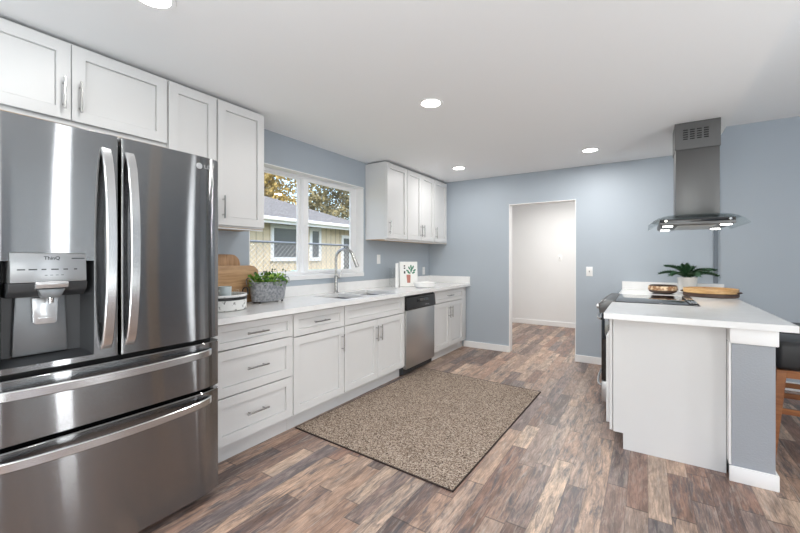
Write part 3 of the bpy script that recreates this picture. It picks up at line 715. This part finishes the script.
bm = BM(); lathe(bm, [(0, .0012), (.0145, .0012), (.016, 0), (0, 0)], (0, 0, 0), 24, mtx=Matrix.Translation((fx_(1.075, .7255, FY1) + .0006, 1.075, 1.772)) @ Matrix.Rotation(R(90), 4, 'Y')); obj('emblem', bm, 'silver', rd)
text_mesh('lettering', 'LG', .028, FACE_X(fx_(1.118, .7255, FY1) + .004, 1.118, 1.772), 'silver', rd, bold=.0006)
def vhandle(y, parent):
    bm = BM(); pts = []
    for k in range(25):
        u = k / 24; b = math.sin(math.pi * u) ** .55
        pts.append((.904 + .062 * b, y, .915 + u * (1.757 - .915)))
    sweep_rect(bm, pts, (0, 1, 0), .019, .016); return obj('handle', bm, 'steel_h', parent)
vhandle(.668, ld); vhandle(.756, rd)
def hhandle(z, parent):
    bm = BM(); pts = []
    for k in range(41):
        u = k / 40; y = .305 + u * (1.135 - .305); b = math.sin(math.pi * u) ** .5
        pts.append((fx_(y, FY0, FY1) + .004 + .060 * b, y, z))
    sweep_rect(bm, pts, (0, 0, 1), .018, .016); return obj('handle', bm, 'steel_h', parent)
hhandle(.800, d1); hhandle(.548, d2)

# ------------------------------------------------------------------ rug
rg = thing('rug', 'speckled beige and brown rectangular rug with dark binding on the plank floor', 'rug', (1.3, 2.9, 0))
c = [(.593, 1.979), (1.94, 1.909), (1.985, 3.80), (.650, 3.885)]
cen = Vector((sum(p[0] for p in c) / 4, sum(p[1] for p in c) / 4))
ins = [tuple(cen + (Vector(p) - cen) * .991) for p in c]
bm = BM(); prism(bm, ins, .0015, .009, 'z', .002); obj('pile', bm, 'rug', rg)
bm = BM(); t = bmesh.new()
for k in range(4):
    p, q = c[k], c[(k + 1) % 4]; pi, qi = ins[k], ins[(k + 1) % 4]
    prism(bm, [p, q, qi, pi], .001, .0085, 'z')
t.free(); obj('binding', bm, 'rugedge', rg)

# ------------------------------------------------------------------ peninsula
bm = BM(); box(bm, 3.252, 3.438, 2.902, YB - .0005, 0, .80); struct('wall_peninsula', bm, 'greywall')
bm = BM(); box(bm, 3.242, 3.451, 2.889, YB - .0008, .8005, .8905, .006); struct('trim_3', bm, 'trim', smooth=True)
bm = BM(); box(bm, 3.240, 3.452, 2.888, 2.9015, 0, .09, .004); box(bm, 3.4385, 3.452, 2.9016, YB - .015, 0, .09, .004); struct('baseboard_peninsula', bm, 'trim', smooth=True)
bm = BM(); box(bm, 3.2405, 3.2515, 2.905, 2.975, .0905, .80, .002); struct('trim_4', bm, 'trim')
def pen_cab(label, y0, y1, near):
    t = thing('base_cabinet', label, 'cabinet', (2.93, (y0 + y1) / 2, 0), 'base cabinets')
    bm = BM(); box(bm, 2.640, 3.239, y0 + .019, y1, .11, .889); box(bm, 2.705, 3.239, y0 + .019, y1, .001, .1095); obj('body', bm, 'cab', t, False)
    bm = BM(); prism(bm, [(2.645, .889), (3.239, .889), (3.239, .001), (2.703, .001), (2.703, .108), (2.645, .108)], y0, y0 + .0185, 'y', .0008); obj('end_panel', bm, 'cab', t, False)
    bm = BM(); box(bm, 2.622, 2.6395, y0 + .002, y1, .115, .889, .001); obj('face_frame', bm, 'cab', t, False)
    bm = BM(); shaker(bm, y0 + .012, y1 - .012, .160, .755, 2.601, -1); f = obj('door', bm, 'cab', t, False)
    pull(2.601, y1 - .045 if near else y0 + .045, .66, True, .15, -1, f)
    return t
pen_cab('white peninsula end cabinet with a plain side panel facing the camera', 2.976, 3.628, True)
pen_cab('white peninsula cabinet hidden between the range and the back wall', 4.432, YB - .004, False)
pc = thing('countertop', 'white quartz peninsula countertop around the black glass range', 'countertop', (3.06, 4.0, .892))
bm = BM(); gridslab(bm, [2.597, 3.522], [2.86, YB - .0015], [(2.597, 3.186, 3.632, 4.428)], .892, .930, lambda u, v, c: (u, v, c)); obj('slab', bm, 'quartz', pc, False)
bm = BM(); box(bm, 2.600, 3.522, YB - .022, YB - .0015, .9302, 1.024, .001); obj('backsplash', bm, 'quartz', pc, False)

rn = thing('range', 'slide in range with black glass cooktop set into the white peninsula', 'stove', (2.88, 4.03, 0))
a, b = 3.637, 4.423
bm = BM(); box(bm, 2.60, 3.175, a, b, .03, .905); obj('body', bm, 'black', rn, False)
bm = BM(); box(bm, 2.615, 3.18, a - .002, b + .002, .9055, .936, .003); obj('cooktop', bm, 'blackgl', rn)
bm = BM(); box(bm, 3.115, 3.172, a + .03, b - .03, .9365, .945, .003); vt = obj('vent_trim', bm, 'black', rn)
for k in range(3): bm = BM(); box(bm, 3.119 + k * .018, 3.131 + k * .018, a + .05, b - .05, .9452, .9475, .0005); obj('vent_strip', bm, 'chrome', vt)
bm = BM(); prism(bm, [(2.614, .937), (2.540, .939), (2.492, .905), (2.500, .83), (2.5985, .83), (2.5985, .9055), (2.614, .9055)], a - .002, b + .002, 'y', .003); cpn = obj('control_panel', bm, 'steel_d', rn)
for k in range(4):
    bm = BM(); y = a + .12 + k * .05 + (0.30 if k > 1 else 0)
    lathe(bm, [(0, 0), (.02, 0), (.02, .004), (.017, .026), (0, .026)], (0, 0, 0), 18, mtx=Matrix.Translation((2.496, y, .87)) @ Matrix.Rotation(R(-90), 4, 'Y')); obj('knob', bm, 'steel_l', cpn)
bm = BM(); box(bm, 2.515, 2.5985, a + .002, b - .002, .255, .822, .006); od = obj('oven_door', bm, 'blackgl', rn)
def bowed(z, parent):
    bm = BM(); pts = []
    for k in range(21):
        u = k / 20; y = a + .03 + u * (b - a - .06); pts.append((2.516 - .050 * math.sin(math.pi * u) ** .35, y, z))
    tube(bm, pts, .011, 10); obj('handle', bm, 'steel_h', parent)
bowed(.775, od)
bm = BM(); box(bm, 2.515, 2.5985, a + .002, b - .002, .075, .248, .006); dr = obj('storage_drawer', bm, 'steel_l', rn); bowed(.205, dr)
for x in (2.66, 3.12):
    for y in (a + .05, b - .05): bm = BM(); lathe(bm, [(0, .0005), (.018, .0005), (.018, .0295), (0, .0295)], (x, y, 0), 10); obj('foot', bm, 'black', rn)

# range hood hanging from the ceiling
hd = thing('range_hood', 'stainless island range hood with arched glass canopy hanging over the cooktop', 'range hood', (3.19, 4.13, 1.57))
bm = BM(); box(bm, 3.046, 3.338, 3.995, 4.272, 1.6435, 2.22, .002); obj('chimney', bm, 'steel_d', hd)
bm = BM(); gridslab(bm, [3.040, 3.344], [2.215, 2.4385], [(3.098 + k * .046, 3.130 + k * .046, 2.294 + j * .019, 2.304 + j * .019) for k in range(4) for j in range(5)], 3.989, 3.994, lambda u, v, c: (u, c, v))
box(bm, 3.040, 3.0445, 3.9945, 4.278, 2.215, 2.4385); box(bm, 3.3395, 3.344, 3.9945, 4.278, 2.215, 2.4385); box(bm, 3.0446, 3.3394, 4.2735, 4.278, 2.215, 2.4385); cv = obj('chimney_cover', bm, 'steel_d', hd, False)
bm = BM(); box(bm, 3.09, 3.29, 4.0, 4.006, 2.28, 2.40); obj('vent_backing', bm, 'black', cv, False)
bm = BM(); box(bm, 2.925, 3.405, 3.76, 4.46, 1.560, 1.610, .010); hb = obj('hood_body', bm, 'steel_d', hd)
bm = BM(); box(bm, 2.93, 3.40, 3.752, 3.7595, 1.583, 1.609, .002); obj('control_strip', bm, 'blackgl', hb)
bm = BM(); box(bm, 3.05, 3.30, 3.85, 4.37, 1.556, 1.5598, .001); obj('filter', bm, 'steel_l', hb)
for x in (2.985, 3.355):
    for y in (3.84, 4.38):
        bm = BM(); lathe(bm, [(0, 1.5545), (.034, 1.5545), (.036, 1.5598), (0, 1.5598)], (x, y, 0), 20); lp = obj('lamp', bm, 'hoodlamp', hb)
        ld_ = bpy.data.lights.new('hood_lamp_light', 'SPOT'); ld_.energy = 2.0; ld_.spot_size = R(110); ld_.shadow_soft_size = .03; ld_.color = (1, .95, .88)
        lo_ = bpy.data.objects.new('hood_lamp_light', ld_); COL.objects.link(lo_); lo_.location = (x, y, 1.545)
bm = BM(); t = bmesh.new(); rows = []
for s in (0, .007):
    rr_ = []
    for k in range(25):
        u = -1 + 2 * k / 24; x = 3.165 + u * .315; z = 1.634 - .075 * abs(u) ** 5 + s
        rr_.append((x, z))
    rows.append(rr_)
poly = rows[0] + rows[1][::-1]
A = [t.verts.new((x, 3.735, z)) for x, z in poly]; B = [t.verts.new((x, 4.52, z)) for x, z in poly]; n_ = len(poly)
for k in range(n_): t.faces.new((A[k], B[k], B[(k + 1) % n_], A[(k + 1) % n_]))
for k in range(24):
    for Q, rv in ((A, 0), (B, 1)):
        f = [Q[k], Q[k + 1], Q[n_ - 2 - k], Q[n_ - 1 - k]]; t.faces.new(f[::-1] if rv else f)
bmesh.ops.recalc_face_normals(t, faces=t.faces); join(bm, t); obj('glass_canopy', bm, 'cglass', hd)
for x in (2.97, 3.37): bm = BM(); lathe(bm, [(0, 0), (.009, 0), (.009, .006), (0, .006)], (0, 0, 0), 12, mtx=Matrix.Translation((x, 3.7515, 1.596)) @ Matrix.Rotation(R(90), 4, 'X')); obj('bolt', bm, 'chrome', hb)

# ------------------------------------------------------------------ recessed ceiling lights
def can(x, y, z, label, power=5):
    t = thing('recessed_light', label, 'ceiling light', (x, y, z), 'recessed ceiling lights')
    bm = BM(); lathe(bm, [(.070, z - .0045), (.088, z - .006), (.092, z - .0005), (.070, z - .0005), (.070, z - .0045)], (x, y, 0), 32); obj('trim_ring', bm, 'trim', t)
    bm = BM(); lathe(bm, [(0, z - .004), (.0695, z - .004), (.0695, z - .001), (0, z - .001)], (x, y, 0), 32); obj('lens', bm, 'lamp', t)
    d = bpy.data.lights.new('recessed_light_glow', 'AREA'); d.shape = 'DISK'; d.size = .14; d.energy = power; d.color = (1, .985, .96)
    o = bpy.data.objects.new('recessed_light_glow', d); COL.objects.link(o); o.parent = t; o.location = (0, 0, -.012)
can(1.503, 2.465, H, 'lit recessed ceiling light in the middle of the kitchen ceiling', 12)
can(.846, 4.43, H, 'lit recessed ceiling light near the back wall beside the right wall cabinets', 7.5)
can(2.338, 4.449, H, 'lit recessed ceiling light near the back wall, left of the range hood', 17)
can(1.02, .80, H, 'lit recessed ceiling light cut by the top of the photo, above the refrigerator')
can(1.9, -.3, H, 'added recessed ceiling light behind the camera, outside the view', 10)  # added unseen fixture, brightens the drawer fronts
can(1.6, -1.2, H, 'added recessed ceiling light in the rear of the room, outside the view')  # added unseen fixture, more light from the rear
can(1.7, 6.5, H, 'added recessed ceiling light in the hallway, unseen above the doorway', 36)  # added unseen fixture, lights the hallway wall

# ------------------------------------------------------------------ switches and outlets
def plate(name, label, cat, c, axis, kind):
    t = thing(name, label, cat, c); x, y, z = c; bm = BM()
    if axis == 'x': box(bm, x + .0005, x + .006, y - .036, y + .036, z - .058, z + .058, .002)
    else: box(bm, x - .036, x + .036, y - .006, y - .0005, z - .058, z + .058, .002)
    p = obj('plate', bm, 'plate', t); bm = BM()
    if kind == 'toggle':
        if axis == 'x': box(bm, x + .0062, x + .012, y - .005, y + .005, z - .011, z + .011, .001)
        else: box(bm, x - .005, x + .005, y - .014, y - .0062, z - .009, z + .011, .001)
        obj('toggle', bm, 'slot', p)
    elif kind == 'rocker':
        box(bm, x + .0062, x + .009, y - .016, y + .016, z - .033, z + .033, .001); obj('rocker', bm, 'plate', p)
    else:
        for dz in (-.02, .02):
            for dy in (-.007, .007): box(bm, x + .0058, x + .0066, y + dy - .0013, y + dy + .0013, z + dz - .005, z + dz + .005)
        obj('slots', bm, 'slot', p)
plate('light_switch', 'white toggle light switch on the blue wall right of the doorway', 'light switch', (2.25, YB, 1.132), 'y', 'toggle')
plate('light_switch', 'white rocker switch on the wall under the right wall cabinets, nearest the window', 'light switch', (0, 3.86, 1.283), 'x', 'rocker')
plate('outlet', 'white wall outlet low beside the book near the corner', 'outlet', (0, 5.015, 1.105), 'x', 'outlet')
plate('light_switch', 'pale switch plate on the white hallway wall seen through the doorway', 'light switch', (1.47, 7.66, 1.30), 'y', 'toggle')

# ------------------------------------------------------------------ things on the left counter
Z = .9305
# chopping boards lean on the wall
def lean(yc, x0, x1, ztop): return None
def board(label, poly, x_foot, tilt, m, name='chopping_board'):
    """poly in (y, height); thickness 18 mm; leans back against the wall"""
    bm = BM(); prism(bm, poly, 0, .018, 'x', .003)
    mx = Matrix.Translation((x_foot, 0, Z)) @ Matrix.Rotation(-tilt, 4, 'Y'); bmesh.ops.transform(bm, matrix=mx, verts=bm.verts)
    return solo(name, bm, m, (x_foot, poly[0][0], Z), label, 'chopping board')
def rounded(y0, y1, h, r, n=6):
    p = [(y0, 0.004), (y1, 0.004)]
    for k in range(n + 1): q = R(90 * k / n); p.append((y1 - r + r * math.cos(q), h - r + r * math.sin(q)))
    for k in range(n + 1): q = R(90 + 90 * k / n); p.append((y0 + r + r * math.cos(q), h - r + r * math.sin(q)))
    return p
board('tall wooden chopping board with rounded top leaning behind the wider board', rounded(1.42, 1.885, .395, .075), .052, R(4.5), 'board2')
board('wide low wooden chopping board leaning behind the white tray and planter', rounded(1.38, 2.035, .305, .075), .086, R(5.2), 'board')
# round tray
tx, ty, tr_ = .297, 1.56, .172
ry = thing('round_tray', 'round weathered white tray with dark band near the refrigerator', 'tray', (tx, ty, Z))
bm = BM(); lathe(bm, [(0, Z + .012), (tr_ - .014, Z + .012), (tr_ - .012, Z + .099), (tr_, Z + .099), (tr_, Z + .008), (tr_ - .006, Z + .002), (0, Z + .002)], (tx, ty, 0), 48); obj('body', bm, 'weather', ry)
bm = BM(); lathe(bm, [(tr_ + .0005, Z + .074), (tr_ + .004, Z + .076), (tr_ + .004, Z + .092), (tr_ + .0005, Z + .094)], (tx, ty, 0), 48); obj('band', bm, 'black', ry)
bm = BM(); lathe(bm, [(tr_ - .014, Z + .0995), (tr_ - .013, Z + .110), (tr_ + .003, Z + .111), (tr_ + .004, Z + .0995)], (tx, ty, 0), 48); obj('rim', bm, 'trim', ry)
bm = BM()
pts = []
for k in range(9): u = -1 + k / 4; ang = R(80 + u * 16); pts.append((tx + (tr_ + .012) * math.cos(ang), ty + (tr_ + .012) * math.sin(ang), Z + .10 + .045 * (1 - abs(u) ** 4)))
tube(bm, pts, .005, 8); obj('handle', bm, 'black', ry)
cup = thing('cup', 'pale blue cup standing in the round white tray', 'cup', (.315, 1.582, Z + .0125))
bm = BM(); lathe(bm, [(0, .0005), (.034, .0005), (.040, .008), (.044, .150), (.041, .150), (.037, .012), (0, .010)], (.315, 1.582, Z + .0125), 32); obj('body', bm, 'bluecup', cup)
bm = BM(); tube(bm, [(.315, 1.582 - .042, Z + .135), (.315, 1.582 - .075, Z + .125), (.315, 1.582 - .078, Z + .075), (.315, 1.582 - .040, Z + .055)], .005, 8); obj('handle', bm, 'bluecup', cup)
bm = BM(); lathe(bm, [(0, 0.0005), (.020, .0005), (.023, .006), (.025, .125), (.0235, .125), (.021, .008), (0, .005)], (.33, 1.668, Z + .0125), 24); solo('small_glass', bm, 'clear', (.33, 1.668, Z + .0125), 'small clear glass beside the blue cup in the tray', 'glass')
bm = BM(); lathe(bm, [(0, .0005), (.042, .0005), (.046, .03), (.038, .08), (.044, .13), (.046, .17), (.034, .20), (0, .21)], (.195, 1.515, Z + .0125), 28); solo('wooden_canister', bm, 'board2', (.195, 1.515, Z + .0125), 'brown wooden canister with domed top at the back of the tray', 'canister')
# planter
px, py = .198, 2.045
pl = thing('planter', 'oval galvanised metal planter of small green plants under the window', 'planter', (px, py, Z))
bm = BM(); lathe(bm, [(0, Z + .016), (.80, Z + .014), (.84, Z + .02), (.97, Z + .165), (1.0, Z + .170), (.96, Z + .172), (.93, Z + .160), (.0, Z + .150)], (px, py, 0), 40, .085, .182); tub = obj('tub', bm, 'galv', pl)
for dx, dy in ((.035, .11), (.035, -.11), (-.035, .11), (-.035, -.11)):
    bm = BM(); lathe(bm, [(0, Z + .0005), (.010, Z + .0005), (.010, Z + .0135), (0, Z + .0135)], (px + dx, py + dy, 0), 10); obj('foot', bm, 'black', pl)
for s in (1, -1):
    bm = BM(); pts = []
    for k in range(9): u = k / 8; pts.append((px + .05 * math.cos(math.pi * u), py + s * (.170 + .02 * math.sin(math.pi * u)), Z + .15 + .055 * math.sin(math.pi * u)))
    tube(bm, pts, .004, 6); obj('handle', bm, 'galv', pl)
rnd = random.Random(12)
for gi, lm in enumerate(('leaf', 'leaf2')):
    bm = BM()
    for k in range(190 if gi == 0 else 130):
        a_, rr2 = rnd.uniform(0, 6.28), math.sqrt(rnd.random())
        cx, cy = px + .082 * rr2 * math.cos(a_), py + .18 * rr2 * math.sin(a_)
        h = Z + rnd.uniform(.15, .235) - .02 * rr2
        d = Vector((rnd.gauss(0, .6) + (cx - px) * 5, rnd.gauss(0, .6) + (cy - py) * 3, rnd.uniform(.1, .9))).normalized(); w = d.cross(Vector((0, 0, 1))).normalized(); u = w.cross(d)
        L_ = rnd.uniform(.024, .042); p = Vector((cx, cy, h))
        q = [p, p + d * L_ * .4 + w * L_ * .36 - u * .002, p + d * L_ * .8 + w * L_ * .22, p + d * L_, p + d * L_ * .8 - w * L_ * .22, p + d * L_ * .4 - w * L_ * .36 - u * .002]
        bm.faces.new([bm.verts.new(v) for v in q])
        if gi == 0 and k % 4 == 0: tube(bm, [(cx, cy, Z + .14), p + d * L_ * .2], .0012, 4, False)
    o = obj('foliage', bm, lm, pl, False); o['kind'] = 'stuff'
bm = BM()
for k in range(9):
    cx, cy = px + rnd.uniform(-.05, .05), py + rnd.uniform(-.14, .16); h = Z + rnd.uniform(.235, .262)
    tube(bm, [(cx, cy, Z + .15), (cx + .004, cy, h)], .0013, 4)
    lathe(bm, [(0, 0), (.007, .004), (.006, .012), (0, .018)], (cx + .004, cy, h), 8)
o = obj('seed_heads', bm, 'palm', pl); o['kind'] = 'stuff'
# clear vase, books, dish
bm = BM(); lathe(bm, [(0, 0), (.034, 0), (.036, .004), (.036, .24), (.0345, .24), (.0345, .008), (0, .006)], (.13, 3.98, Z), 24); solo('glass_vase', bm, 'clear', (.13, 3.98, Z), 'tall straight clear glass vase left of the books', 'vase')
def book(label, c, rot, w, h, th, cover, tilt=0):
    t = thing('book', label, 'book', (c[0], c[1], Z)); mx = Matrix.Translation((c[0], c[1], Z + .0025)) @ Matrix.Rotation(rot, 4, 'Z') @ Matrix.Rotation(-tilt, 4, 'Y')
    bm = BM()
    box(bm, 0, .003, 0, w, .001, h, .0008, mtx=mx); box(bm, -th, -th + .003, 0, w, .001, h, .0008, mtx=mx); box(bm, -th + .003, 0, 0, .003, .001, h, mtx=mx); obj('cover', bm, cover, t, False)
    bm = BM(); box(bm, -th + .0032, -.0002, .0032, w - .004, .004, h - .004, mtx=mx); obj('pages', bm, 'paper', t, False)
    return t, mx
bk, mx = book('white book standing on end, cover printed with a plant in a red pot', (.20, 4.05), R(-30), .262, .318, .03, 'cover', R(3))
def flat(bm, poly): return prism(bm, poly, .0032, .0038, 'x', mtx=mx)
bm = BM(); flat(bm, [(.105, .045), (.150, .045), (.158, .15), (.097, .15)]); obj('printed_pot', bm, 'red', bk, False)
bm = BM()
for cy_, cz_, a_ in ((.115, .20, 150), (.14, .235, 120), (.165, .255, 90), (.195, .245, 65), (.215, .205, 30), (.165, .20, 90), (.135, .175, 160), (.20, .175, 20), (.175, .225, 100)):
    q = []
    for k in range(12): u = 2 * math.pi * k / 12; y_, z_ = .024 * math.cos(u), .011 * math.sin(u); a2 = R(a_); q.append((cy_ + y_ * math.cos(a2) - z_ * math.sin(a2), cz_ + y_ * math.sin(a2) + z_ * math.cos(a2)))
    flat(bm, q)
obj('printed_leaves', bm, 'pgreen', bk, False)
bm = BM()
for z_ in (.255, .225, .18, .165): flat(bm, [(.060, z_), (.082, z_), (.082, z_ + .018), (.060, z_ + .018)])
obj('printed_marks', bm, 'ink', bk, False)
book('thin white book seen edge on, standing just left of the plant book', (.292, 3.87), R(33), .15, .30, .034, 'cover')
bm = BM(); lathe(bm, [(0, .006), (.72, .006), (.80, .02), (.95, .058), (1.0, .062), (1.0, .056), (.84, .008), (.74, 0), (0, 0)], (0, 0, 0), 40, .125, .20, mtx=Matrix.Translation((.50, 4.17, Z))); solo('serving_dish', bm, 'ceramic', (.50, 4.17, Z), 'shallow white oval dish lying in front of the plant book', 'dish')

# ------------------------------------------------------------------ things on the peninsula
bx, by = 2.98, 4.775
bw = thing('bowl', 'round dark wooden bowl with a pale patterned band behind the cooktop', 'bowl', (bx, by, Z))
bm = BM(); lathe(bm, [(0, .002), (.08, .002), (.118, .020), (.128, .050), (.122, .082), (.112, .088), (.113, .076), (.117, .05), (.108, .026), (.07, .012), (0, .010)], (bx, by, Z - .001), 48); obj('shell', bm, 'dkwood', bw)
bm = BM(); lathe(bm, [(.1262, .036), (.1295, .042), (.1295, .056), (.1262, .072), (.1225, .0785), (.122, .077)], (bx, by, Z), 48); obj('inlay_band', bm, 'inlay', bw)
cx, cy = 3.35, 4.655
ty_ = thing('tray', 'round golden wooden tray with dark base at the corner of the peninsula', 'tray', (cx, cy, Z))
bm = BM(); lathe(bm, [(0, .001), (.205, .001), (.211, .006), (.211, .032), (.205, .035), (0, .033)], (cx, cy, Z), 48); obj('base', bm, 'dkwood', ty_)
bm = BM(); lathe(bm, [(0, .0335), (.205, .0355), (.209, .040), (.209, .074), (.205, .078), (.196, .076), (.192, .044), (0, .042)], (cx, cy, Z), 48); obj('rim', bm, 'gold', ty_)
for s in (0, math.pi):
    bm = BM(); pts = []
    for k in range(9): u = -1 + k / 4; ang = s + R(16 * u) - .25; r_ = .212 + .014 * (1 - abs(u) ** 3); pts.append((cx + r_ * math.cos(ang), cy + r_ * math.sin(ang), Z + .045))
    tube(bm, pts, .006, 8); obj('handle', bm, 'dkwood', ty_)
qx, qy = 3.20, 4.99
pp = thing('potted_plant', 'dark green palm like plant in a white pot against the backsplash', 'potted plant', (qx, qy, Z))
bm = BM(); lathe(bm, [(0, .002), (.066, .002), (.074, .01), (.088, .150), (.088, .165), (.080, .165), (.078, .140), (0, .138)], (qx, qy, Z), 36); obj('pot', bm, 'ceramic', pp)
bm = BM(); lathe(bm, [(0, .1385), (.076, .1385), (.076, .146), (0, .15)], (qx, qy, Z), 24); obj('soil', bm, 'soil', pp)
rnd = random.Random(5)
for k in range(13):
    ang = 2 * math.pi * k / 13 + .15; L_ = rnd.uniform(.235, .275); el = rnd.uniform(30, 58) if k % 2 else rnd.uniform(20, 40)
    if math.sin(ang) > .3: L_ = min(L_, .15); el = 70
    bm = BM(); p = Vector((qx, qy, Z + .14)); pts = [p.copy()]; e = R(el + 18)
    for s in range(12):
        p = p + Vector((math.cos(ang) * math.cos(e), math.sin(ang) * math.cos(e), math.sin(e))) * L_ / 12; e -= R(5.6); pts.append(p.copy())
    tube(bm, pts, [.004 - .0002 * i for i in range(13)], 5)
    for i in range(3, 13):
        d = (pts[i] - pts[i - 1]).normalized(); w = d.cross(Vector((0, 0, 1))).normalized(); up = w.cross(d)
        for s in (1, -1):
            for q in (.0, .5):
                b0 = pts[i] - d * (L_ / 12) * q; ll = .064 * (1 - .35 * abs(i - 7) / 6)
                tip = b0 + (w * s * .6 + d * .6 + up * (.55 if q else .1)).normalized() * ll
                bm.faces.new([bm.verts.new(v) for v in (b0 - d * .005, b0 + (tip - b0) * .5 - d * .014, tip, b0 + (tip - b0) * .5 + d * .014, b0 + d * .005)])
    obj('frond', bm, 'palm', pp, False)

# ------------------------------------------------------------------ bar stools on the dining side
def stool(loc, label):
    x0, y0 = loc; t = thing('bar_stool', label, 'stool', (x0, y0, 0), 'bar stools at the peninsula')
    hw = .205
    bm = BM(); box(bm, x0 - hw, x0 + hw, y0 - hw, y0 + hw, .585, .765, .035, 4); obj('seat', bm, 'leather', t)
    bm = BM()
    for sx in (-1, 1): box(bm, x0 + sx * (hw - .03) - .012, x0 + sx * (hw - .03) + .012, y0 - hw + .03, y0 + hw - .03, .535, .583)
    for sy in (-1, 1): box(bm, x0 - hw + .045, x0 + hw - .045, y0 + sy * (hw - .03) - .012, y0 + sy * (hw - .03) + .012, .535, .583)
    obj('seat_frame', bm, 'stoolwood', t, False)
    def leg(sx, sy):
        bm = BM(); tp = Vector((x0 + sx * (hw - .025), y0 + sy * (hw - .025), .5845)); bt = Vector((x0 + sx * (hw + .022), y0 + sy * (hw + .022), .001))
        tt = bmesh.new(); A = []; 
        for p, s in ((bt, .012), (tp, .025)): A.append([tt.verts.new(p + Vector((a * s, b * s, 0))) for a, b in ((-1, -1), (1, -1), (1, 1), (-1, 1))])
        for k in range(4): tt.faces.new((A[0][k], A[0][(k + 1) % 4], A[1][(k + 1) % 4], A[1][k]))
        tt.faces.new(A[0][::-1]); tt.faces.new(A[1]); bmesh.ops.bevel(tt, geom=list(tt.edges), offset=.003, segments=1, affect='EDGES'); join(bm, tt); obj('leg', bm, 'stoolwood', t, False)
    for sx in (-1, 1):
        for sy in (-1, 1): leg(sx, sy)
    for ax, z, s in (('x', .325, -1), ('x', .325, 1), ('y', .25, -1), ('y', .25, 1)):
        bm = BM(); k = hw - .012
        if ax == 'x': box(bm, x0 - k, x0 + k, y0 + s * k - .010, y0 + s * k + .010, z - .018, z + .018, .002)
        else: box(bm, x0 + s * k - .010, x0 + s * k + .010, y0 - k, y0 + k, z - .018, z + .018, .002)
        obj('stretcher', bm, 'stoolwood', t, False)
stool((3.735, 3.53), 'nearest black leather stool with brown wooden legs beside the peninsula')
stool((3.735, 4.22), 'farther black leather stool behind the near one, mostly hidden by the peninsula')
